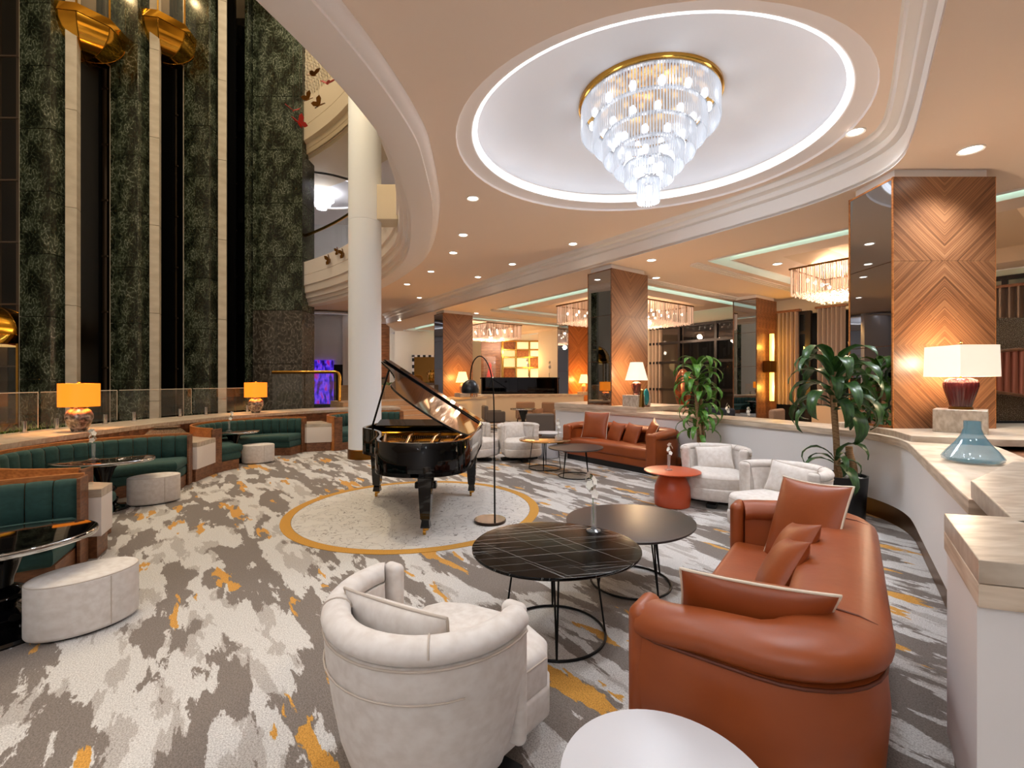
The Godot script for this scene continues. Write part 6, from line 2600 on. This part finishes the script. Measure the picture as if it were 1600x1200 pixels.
func build_lamps() -> void:
	# silver jars with orange shades on the ledge
	for q in [[P(-6.42, 0.85, 6.75), 1.0, "nearer of two silver jar lamps with orange shades on the stone ledge"], [P(-5.97, 0.85, 10.6), 1.0, "farther of two silver jar lamps with orange shades on the stone ledge"]]:
		var t := thing("table_lamp", q[2], "lamp", q[0], 0.2, "silver jar lamps with orange shades")
		var b := Mold.new()
		b.lathe([Vector2(0.0, 0.0), Vector2(0.085, 0.0), Vector2(0.09, 0.02), Vector2(0.13, 0.1), Vector2(0.16, 0.19), Vector2(0.16, 0.25), Vector2(0.13, 0.31), Vector2(0.09, 0.34), Vector2(0.1, 0.355), Vector2(0.1, 0.365), Vector2(0.0, 0.365)], 32)
		part("jar", b, m.lamp_silver, t)
		b = Mold.new()
		b.lathe([Vector2(0.0, 0.36), Vector2(0.012, 0.36), Vector2(0.012, 0.72), Vector2(0.02, 0.73), Vector2(0.0, 0.745)], 12)
		var rod := part("rod", b, m.brass, t)
		b = Mold.new()
		drum(b, 0.235, 0.235, 0.37, 0.71, 48)
		part("lamp_shade", b, m.shade_orange, t)
		b = Mold.new()
		b.ball(Vector3(0, 0.54, 0), Vector3(0.035, 0.05, 0.035), 12, 8)
		part("bulb", b, m.crystal_warm_bright, rod)
		omni(q[0] + Vector3(0, 0.54, 0), C(255, 190, 110), 0.8, 0.04)
	# lamps standing on stone blocks
	block_lamp("large lamp with a ribbed plum base and square white shade before the big column", P(4.9, 1.045, 4.97), 0.245, 0.35, true)
	block_lamp("lamp with a dark red base and pleated white shade behind the far sofa", P(2.56, 1.075, 9.36), 0.235, 0.3, false)
	var t := block_lamp("small lamp with yellow-lit pleated shade at the column beyond the arc lamp", P(-1.72, 1.04, 15.75), 0.14, 0.36, false)
	t = block_lamp("small lamp with warm pleated shade beside the orange column", P(3.05, 1.0, 19.3), 0.14, 0.36, false)
	# arc floor lamp
	t = thing("arc_lamp", "slim black arc floor lamp with dome shade beside the piano", "floor lamp", P(-0.25, 0, 5.16))
	var b := Mold.new()
	b.lathe([Vector2(0.0, 0.0), Vector2(0.178, 0.0), Vector2(0.182, 0.008), Vector2(0.182, 0.03), Vector2(0.176, 0.036), Vector2(0.0, 0.036)], 48)
	part("base", b, m.bronze_dark, t)
	b = Mold.new()
	b.tube([Vector3(0.055, 0.03, 0), Vector3(0.05, 0.7, 0), Vector3(0.05, 0.71, 0)], 0.0105, 10)
	var path := []
	for q in [[0.05, 0.7], [0.048, 1.1], [0.04, 1.45], [0.012, 1.68], [-0.045, 1.83], [-0.115, 1.88], [-0.18, 1.83], [-0.215, 1.72], [-0.222, 1.6]]:
		path.append(Vector2(q[0], q[1]))
	var p3 := []
	for q in spline(path, 4):
		p3.append(Vector3(q.x, q.y, 0))
	b.tube(p3, 0.0075, 10)
	b.lathe([Vector2(0.0, 0.69), Vector2(0.014, 0.69), Vector2(0.014, 0.73), Vector2(0.0, 0.73)], 12, Vector3(0.05, 0, 0))
	part("pole", b, m.black_metal, t)
	b = Mold.new()
	var prof := []
	for i in 9:
		var a := PI / 2.0 * i / 8.0
		prof.append(Vector2(0.102 * cos(a), 0.115 * sin(a)))
	prof.insert(0, Vector2(0.098, -0.035))
	prof.insert(0, Vector2(0.085, -0.04))
	b.lathe(prof, 32, Vector3(-0.222, 1.5, 0))
	part("dome_shade", b, m.black_satin, t)
	# glowing tubes on the side column
	t = thing("wall_sconce", "two glowing amber tubes with a dark cuff on the plain brown column", "sconce", P(7.46, 0, 13.3), GRID)
	for q in [[1.02, 1.84], [2.18, 2.96]]:
		b = Mold.new()
		b.lathe([Vector2(0.0, q[0]), Vector2(0.06, q[0]), Vector2(0.06, q[1]), Vector2(0.0, q[1])], 20, Vector3(0, 0, 0.13))
		part("glow_tube", b, m.sconce, t)
	b = Mold.new()
	b.box(Vector3(-0.08, 2.01, 0.11), Vector3(0.4, 0.33, 0.2), 0.008)
	part("cuff", b, m.bronze, t)
	for h in [1.4, 2.6]:
		var w := Vector3(0, h, 0.3).rotated(Vector3.UP, GRID)
		omni(P(7.46, 0, 13.3) + w, C(255, 190, 80), 0.35, 0.06)


func block_lamp(label: String, at: Vector3, block: float, s: float, big: bool) -> Node3D:
	var blk := thing("stone_block", "pale stone block under the " + label.split(" with ")[0] + (" before the big column" if big else (" behind the far sofa" if block > 0.2 else (" by the orange column" if at.x > 0 else " beyond the arc lamp"))), "stone block", at, 0.75 if big else GRID, "stone blocks under the lamps")
	var b := Mold.new()
	var w := 0.42 if big else 0.4
	b.box(Vector3(0, block / 2, 0), Vector3(w, block, w), 0.003)
	part("block", b, m.stone_top, blk)
	var t := thing("table_lamp", label, "lamp", at + Vector3(0, block, 0), 0.0, "lamps on stone blocks")
	if big:
		b = Mold.new()
		b.lathe([Vector2(0.0, 0.0), Vector2(0.1, 0.0), Vector2(0.1, 0.025), Vector2(0.09, 0.03), Vector2(0.0, 0.03)], 32)
		part("foot", b, m.bronze, t)
		b = Mold.new()
		b.smooth()
		var pr := [[0.085, 0.03], [0.095, 0.08], [0.118, 0.16], [0.138, 0.24], [0.14, 0.28], [0.125, 0.32], [0.08, 0.34]]
		var n := 96
		var pts := []
		for i in n + 1:
			var a := TAU * i / n
			for q in pr:
				var r: float = q[0] * (1.0 + 0.045 * absf(cos(a * 12.0)))
				pts.append(Vector3(cos(a) * r, q[1], -sin(a) * r))
		b.grid(pts, n + 1, pr.size())
		part("ribbed_body", b, m.plum_glass, t)
		b = Mold.new()
		b.lathe([Vector2(0.0, 0.33), Vector2(0.012, 0.33), Vector2(0.012, 0.72), Vector2(0.02, 0.725), Vector2(0.0, 0.75)], 12)
		var rod := part("rod", b, m.brass, t)
		b = Mold.new()
		for sk in [0.0, 0.004]:
			var hw: float = 0.215 - sk
			for k in 4:
				var a := PI / 2.0 * k
				var d := Vector3(cos(a), 0, sin(a))
				var e := Vector3(-sin(a), 0, cos(a))
				b.flat()
				b.quad(d * hw * 1.0 + e * hw + Vector3(0, 0.355, 0), d * hw - e * hw + Vector3(0, 0.355, 0), d * hw * 0.97 - e * hw * 0.97 + Vector3(0, 0.69, 0), d * hw * 0.97 + e * hw * 0.97 + Vector3(0, 0.69, 0))
		part("lamp_shade", b, m.shade_white, t)
		b = Mold.new()
		b.ball(Vector3(0, 0.52, 0), Vector3(0.035, 0.05, 0.035), 12, 8)
		part("bulb", b, m.crystal_warm_bright, rod)
		omni(at + Vector3(0, block + 0.52, 0), C(255, 226, 188), 0.65, 0.04)
	else:
		b = Mold.new()
		b.lathe([Vector2(0.0, 0.0), Vector2(0.07, 0.0), Vector2(0.07, 0.015), Vector2(0.055, 0.03), Vector2(0.085, 0.12), Vector2(0.1, 0.2), Vector2(0.09, 0.24), Vector2(0.05, s - 0.03), Vector2(0.0, s - 0.03)], 28)
		part("body", b, m.plum_ceramic if block > 0.2 else m.ceramic_tan, t)
		b = Mold.new()
		b.lathe([Vector2(0.0, s - 0.03), Vector2(0.01, s - 0.03), Vector2(0.01, s + 0.33), Vector2(0.0, s + 0.34)], 10)
		var rod := part("rod", b, m.brass, t)
		b = Mold.new()
		drum(b, 0.225, 0.125, s, s + 0.37, 64, 0.018)
		part("lamp_shade", b, m.shade_white if block > 0.2 else m.shade_warm, t)
		b = Mold.new()
		b.ball(Vector3(0, s + 0.15, 0), Vector3(0.03, 0.04, 0.03), 10, 6)
		part("bulb", b, m.crystal_warm_bright, rod)
		omni(at + Vector3(0, block + s + 0.15, 0), C(255, 216, 168) if block > 0.2 else C(255, 190, 100), 0.9, 0.03)
	return t


# ---------------------------------------------------------------- plants

func leaf_mesh(L: float, w: float, droop: float, fold: float, seed_: int) -> ArrayMesh:
	# strap leaf starting along +z, bending down
	var rng := RandomNumberGenerator.new()
	rng.seed = seed_
	var b := Mold.new()
	var pts := []
	var n := 10
	var p := Vector3.ZERO
	var pitch := 0.95
	var sway := rng.randf_range(-0.25, 0.25)
	for i in n + 1:
		var s := float(i) / n
		var ww := w * pow(sin(PI * clampf(0.06 + s * 0.94, 0.0, 1.0)), 0.7) * (1.0 if s < 0.5 else 1.0 - 0.35 * (s - 0.5))
		var wave := 0.012 * sin(s * 19.0 + seed_)
		var up := Vector3(0, cos(pitch), -sin(pitch))
		var side := Vector3(1, 0, 0)
		pts.append(p - side * ww + up * (fold * ww + wave))
		pts.append(p - side * ww * 0.5 + up * fold * ww * 0.3)
		pts.append(p)
		pts.append(p + side * ww * 0.5 + up * fold * ww * 0.3)
		pts.append(p + side * ww + up * (fold * ww - wave))
		pitch -= droop / n * (0.5 + 1.2 * s)
		p += Vector3(sway * s * 0.3, sin(pitch), cos(pitch)) * (L / n)
	b.grid(pts, n + 1, 5)
	return b.made()


func plant(label: String, at: Vector2, canes: Array, pot_r: float, pot_h: float, leaf: Material, seed_: int) -> void:
	var t := thing("potted_plant", label, "plant", P(at.x, 0, at.y))
	var rng := RandomNumberGenerator.new()
	rng.seed = seed_
	var b := Mold.new()
	b.lathe([Vector2(0.0, 0.0), Vector2(pot_r * 0.86, 0.0), Vector2(pot_r * 0.88, 0.01), Vector2(pot_r, pot_h), Vector2(pot_r * 0.93, pot_h), Vector2(pot_r * 0.92, pot_h - 0.05), Vector2(0.0, pot_h - 0.05)], 14)
	part("pot", b, m.pot_black, t)
	b = Mold.new()
	for i in 90:
		var r := sqrt(rng.randf()) * pot_r * 0.86
		var a := rng.randf() * TAU
		var s := rng.randf_range(0.014, 0.026)
		b.ball(Vector3(cos(a) * r, pot_h - 0.045, sin(a) * r), Vector3(s, s * 0.7, s), 6, 4)
	stuff(part("pebbles", b, m.pebbles, t))
	var meshes := []
	for i in 5:
		meshes.append(leaf_mesh(1.0, 0.088, 2.3 + 0.3 * i, 0.35, seed_ + i))
	for c in canes:
		# c: x, z, height, radius, leaves, leaf length, spread
		var path := []
		for i in 7:
			var s := i / 6.0
			path.append(Vector3(c[0] + 0.02 * sin(s * 4.0 + c[2]), lerpf(pot_h - 0.06, c[2], s), c[1] + 0.015 * sin(s * 5.0)))
		b = Mold.new()
		b.tube(path, c[3], 10)
		var cane := part("cane", b, m.cane, t)
		for i in c[4]:
			var s: float = float(i) / c[4]
			var turn: float = i * 2.4 + rng.randf_range(-0.3, 0.3)
			var L: float = c[5] * rng.randf_range(0.75, 1.1)
			var top: Vector3 = path[6] - Vector3(0, c[6] * (1.0 - s), 0)
			var tilt := lerpf(0.55, -0.5, s) + rng.randf_range(-0.12, 0.12)
			var bs := Basis(Vector3.UP, turn) * Basis(Vector3.RIGHT, tilt) * Basis.from_scale(Vector3(L * 1.15, L, L))
			part_mesh("leaf", meshes[rng.randi_range(0, 4)], leaf, cane, Transform3D(bs, top + Vector3(sin(turn), 0, cos(turn)) * c[3] * 0.8))


func butterfly(called: String, label: String, at: Vector3, basis_: Basis, s: float, material: Material, group: String, open: float) -> void:
	var t := thing(called, label, "ornament", at, 0.0, group)
	t.basis = basis_
	for sd in [-1.0, 1.0]:
		var b := Mold.new()
		var wing := [Vector2(0.0, -0.1), Vector2(0.12, -0.32), Vector2(0.34, -0.34), Vector2(0.36, -0.12), Vector2(0.26, 0.02), Vector2(0.46, 0.14), Vector2(0.52, 0.42), Vector2(0.3, 0.4), Vector2(0.08, 0.2), Vector2(0.0, 0.1)]
		var poly := []
		for p in wing:
			poly.append(p * s)
		b.t = Transform3D(Basis(Vector3.BACK, open) if sd > 0.0 else Basis(Vector3.BACK, -open) * Basis.from_scale(Vector3(-1, 1, 1)), Vector3.ZERO)
		b.pad(poly, 0.0, 0.012)
		part("wing", b, material, t)
	var b := Mold.new()
	b.ball(Vector3.ZERO, Vector3(0.03 * s + 0.006, 0.03 * s + 0.006, 0.2 * s), 10, 8)
	part("body", b, material, t)


func build_plants() -> void:
	plant("tall dragon plant with drooping dark leaves in a black pot at the round wall corner", Vector2(3.87, 5.36), [[-0.06, 0.0, 1.80, 0.035, 32, 0.74, 0.55], [0.1, 0.04, 0.83, 0.038, 0, 0.3, 0.1], [-0.1, 0.1, 0.72, 0.02, 9, 0.5, 0.1]], 0.27, 0.5, m.leaf, 21)
	plant("bright green dragon plant in a dark pot between the far sofa and the armchairs", Vector2(3.0, 7.35), [[-0.02, 0.05, 1.86, 0.03, 22, 0.55, 0.35], [0.08, -0.03, 1.5, 0.03, 22, 0.52, 0.5], [0.0, 0.08, 1.12, 0.03, 18, 0.48, 0.4]], 0.23, 0.52, m.leaf_bright, 31)
	# ferns in the planter beyond the white column
	var t := thing("planter_fern", "green ferns spilling over the timber planter right of the white column", "plant", P(-5.0, 1.42, 18.35))
	var rng := RandomNumberGenerator.new()
	rng.seed = 4
	var mesh := leaf_mesh(0.5, 0.05, 2.2, 0.2, 3)
	for i in 40:
		var tr := Transform3D(Basis(Vector3.UP, rng.randf() * TAU) * Basis.from_scale(Vector3(1, 1, 1) * rng.randf_range(0.5, 1.0)), Vector3(rng.randf_range(-0.9, 0.9), 0.0, rng.randf_range(-0.25, 0.35)))
		part_mesh("frond", mesh, m.leaf_bright, t, tr)


func build_small_things() -> void:
	# blue glass carafe on the coping
	var t := thing("glass_carafe", "wide-based pale blue glass carafe standing on the stone coping", "vase", P(3.5, 0.98, 3.46))
	var b := Mold.new()
	b.lathe([Vector2(0.0, 0.0), Vector2(0.14, 0.0), Vector2(0.175, 0.02), Vector2(0.178, 0.04), Vector2(0.15, 0.085), Vector2(0.1, 0.15), Vector2(0.065, 0.21), Vector2(0.05, 0.26), Vector2(0.05, 0.315), Vector2(0.046, 0.315), Vector2(0.046, 0.26), Vector2(0.06, 0.21), Vector2(0.096, 0.15), Vector2(0.145, 0.085), Vector2(0.168, 0.04), Vector2(0.14, 0.012), Vector2(0.0, 0.012)], 40)
	part("glass", b, m.blue_glass, t)
	# glass and mirror ornaments by the far lamp
	t = thing("glass_ornament", "upright teal glass leaf ornament beside the far sofa's lamp", "ornament", P(2.72, 1.075, 9.22))
	b = Mold.new()
	b.ball(Vector3(0, 0.2, 0), Vector3(0.06, 0.17, 0.03), 20, 12)
	part("glass", b, m.teal_glass, t)
	b = Mold.new()
	b.box(Vector3(0, 0.015, 0), Vector3(0.12, 0.03, 0.1), 0.004)
	part("foot", b, m.oak_dark, t)
	t = thing("mirror_ornament", "slim mirrored prism left of the teal glass ornament", "ornament", P(2.6, 1.075, 9.12), 0.4)
	b = Mold.new()
	b.lathe([Vector2(0.0, 0.0), Vector2(0.07, 0.0), Vector2(0.045, 0.34), Vector2(0.0, 0.36)], 4)
	part("prism", b, m.mirror_bronze, t)
	# wide metal basket bowl on the divider of the second banquette
	t = thing("mesh_bowl", "wide hammered metal bowl with a flat rim behind the second banquette", "bowl", P(-5.55, 0.625, 7.3))
	b = Mold.new()
	b.lathe([Vector2(0.0, 0.0), Vector2(0.16, 0.0), Vector2(0.27, 0.06), Vector2(0.3, 0.1), Vector2(0.2, 0.2), Vector2(0.12, 0.225), Vector2(0.19, 0.235), Vector2(0.185, 0.243), Vector2(0.1, 0.235), Vector2(0.0, 0.19)], 40)
	part("body", b, m.mosaic, t)
	# small basket beside the lamp beyond the arc lamp
	t = thing("small_stand", "small openwork stand on the back wall under the arc lamp shade", "ornament", P(-1.38, 1.04, 16.1))
	b = Mold.new()
	b.box(Vector3(0, 0.17, 0), Vector3(0.34, 0.06, 0.2), 0.01)
	part("top", b, m.ceramic_tan, t)
	for i in 5:
		b = Mold.new()
		b.box(Vector3(-0.14 + i * 0.07, 0.07, 0), Vector3(0.025, 0.14, 0.18))
		part("slat", b, m.oak_dark, t)
	# butterflies on the gallery front and hanging in the atrium
	var gb := "bronze butterflies on the gallery front"
	var fx := [[Vector3(-6.0, 5.56, -15.0), 0.3, "large bronze butterfly lowest on the pale gallery front"], [Vector3(-5.55, 5.72, -14.55), 0.22, "small bronze butterfly highest on the pale gallery front"], [Vector3(-5.26, 5.55, -14.24), 0.27, "bronze butterfly on the gallery front next to the white column"], [Vector3(-3.15, 5.5, -11.12), 0.26, "bronze butterfly on the gallery front right of the white column"]]
	for q in fx:
		butterfly("wall_butterfly", q[2], q[0], Basis(Vector3.UP, -0.8) * Basis(Vector3.RIGHT, PI / 2.0), q[1] * 1.3, m.bronze, gb, 0.7)
	var gh := "butterflies hanging in the atrium"
	var hx := [[Vector3(-5.67, 10.32, -13.00), "bronze", "hanging gold butterfly before the lattice screen, highest of the group"], [Vector3(-5.28, 10.08, -13.00), "red_paint", "hanging red butterfly right of the gold one before the lattice screen"], [Vector3(-6.06, 9.94, -13.50), "bronze", "hanging bronze butterfly at the lattice screen's lower left"], [Vector3(-5.31, 9.16, -12.50), "bronze", "hanging thin bronze butterfly below the lattice screen"], [Vector3(-5.77, 8.72, -12.00), "red_paint", "hanging red butterfly in front of the green marble, upper of two"], [Vector3(-5.60, 8.38, -12.00), "red_paint", "hanging red butterfly in front of the green marble, lower of two"]]
	for q in hx:
		var at: Vector3 = q[0]
		butterfly("hanging_butterfly", q[2], at, Basis(Vector3.UP, at.x * 50.0) * Basis(Vector3.RIGHT, 0.5), 0.42, m[q[1]], gh, 0.5)
		var w := Mold.new()
		w.tube([Vector3.ZERO, Vector3(0, 17.0 - at.y, 0)], 0.003, 4)
		var last := get_child(get_child_count() - 1)
		var o := part("wire", w, m.steel_dark, last)
		o.global_transform = Transform3D(Basis(), at)
	# orchids and low things of the lounge behind the right wall
	bud_vase("white orchid in a slim vase above the low wall left of the blue chair", P(4.2, 0.72, 8.9), 0.42, 11)
	bud_vase("white orchid in a slim vase above the low wall left of the rounded tan chair", P(4.5, 0.72, 8.7), 0.36, 12)
	var st := thing("side_table", "dark side table hidden behind the low wall under the two orchids", "table", P(4.35, 0, 8.8))
	b = Mold.new()
	b.lathe([Vector2(0, 0), Vector2(0.2, 0), Vector2(0.2, 0.02), Vector2(0.04, 0.05), Vector2(0.04, 0.69), Vector2(0.36, 0.7), Vector2(0.36, 0.72), Vector2(0.0, 0.72)], 28)
	part("body", b, m.dark, st)
	# orchids on the service counter
	bud_vase("spray of white orchids on the black counter, left of two", P(0.75, 1.755, 20.8), 0.8, 13)
	bud_vase("spray of white orchids on the black counter, right of two", P(1.7, 1.755, 20.8), 0.7, 14)
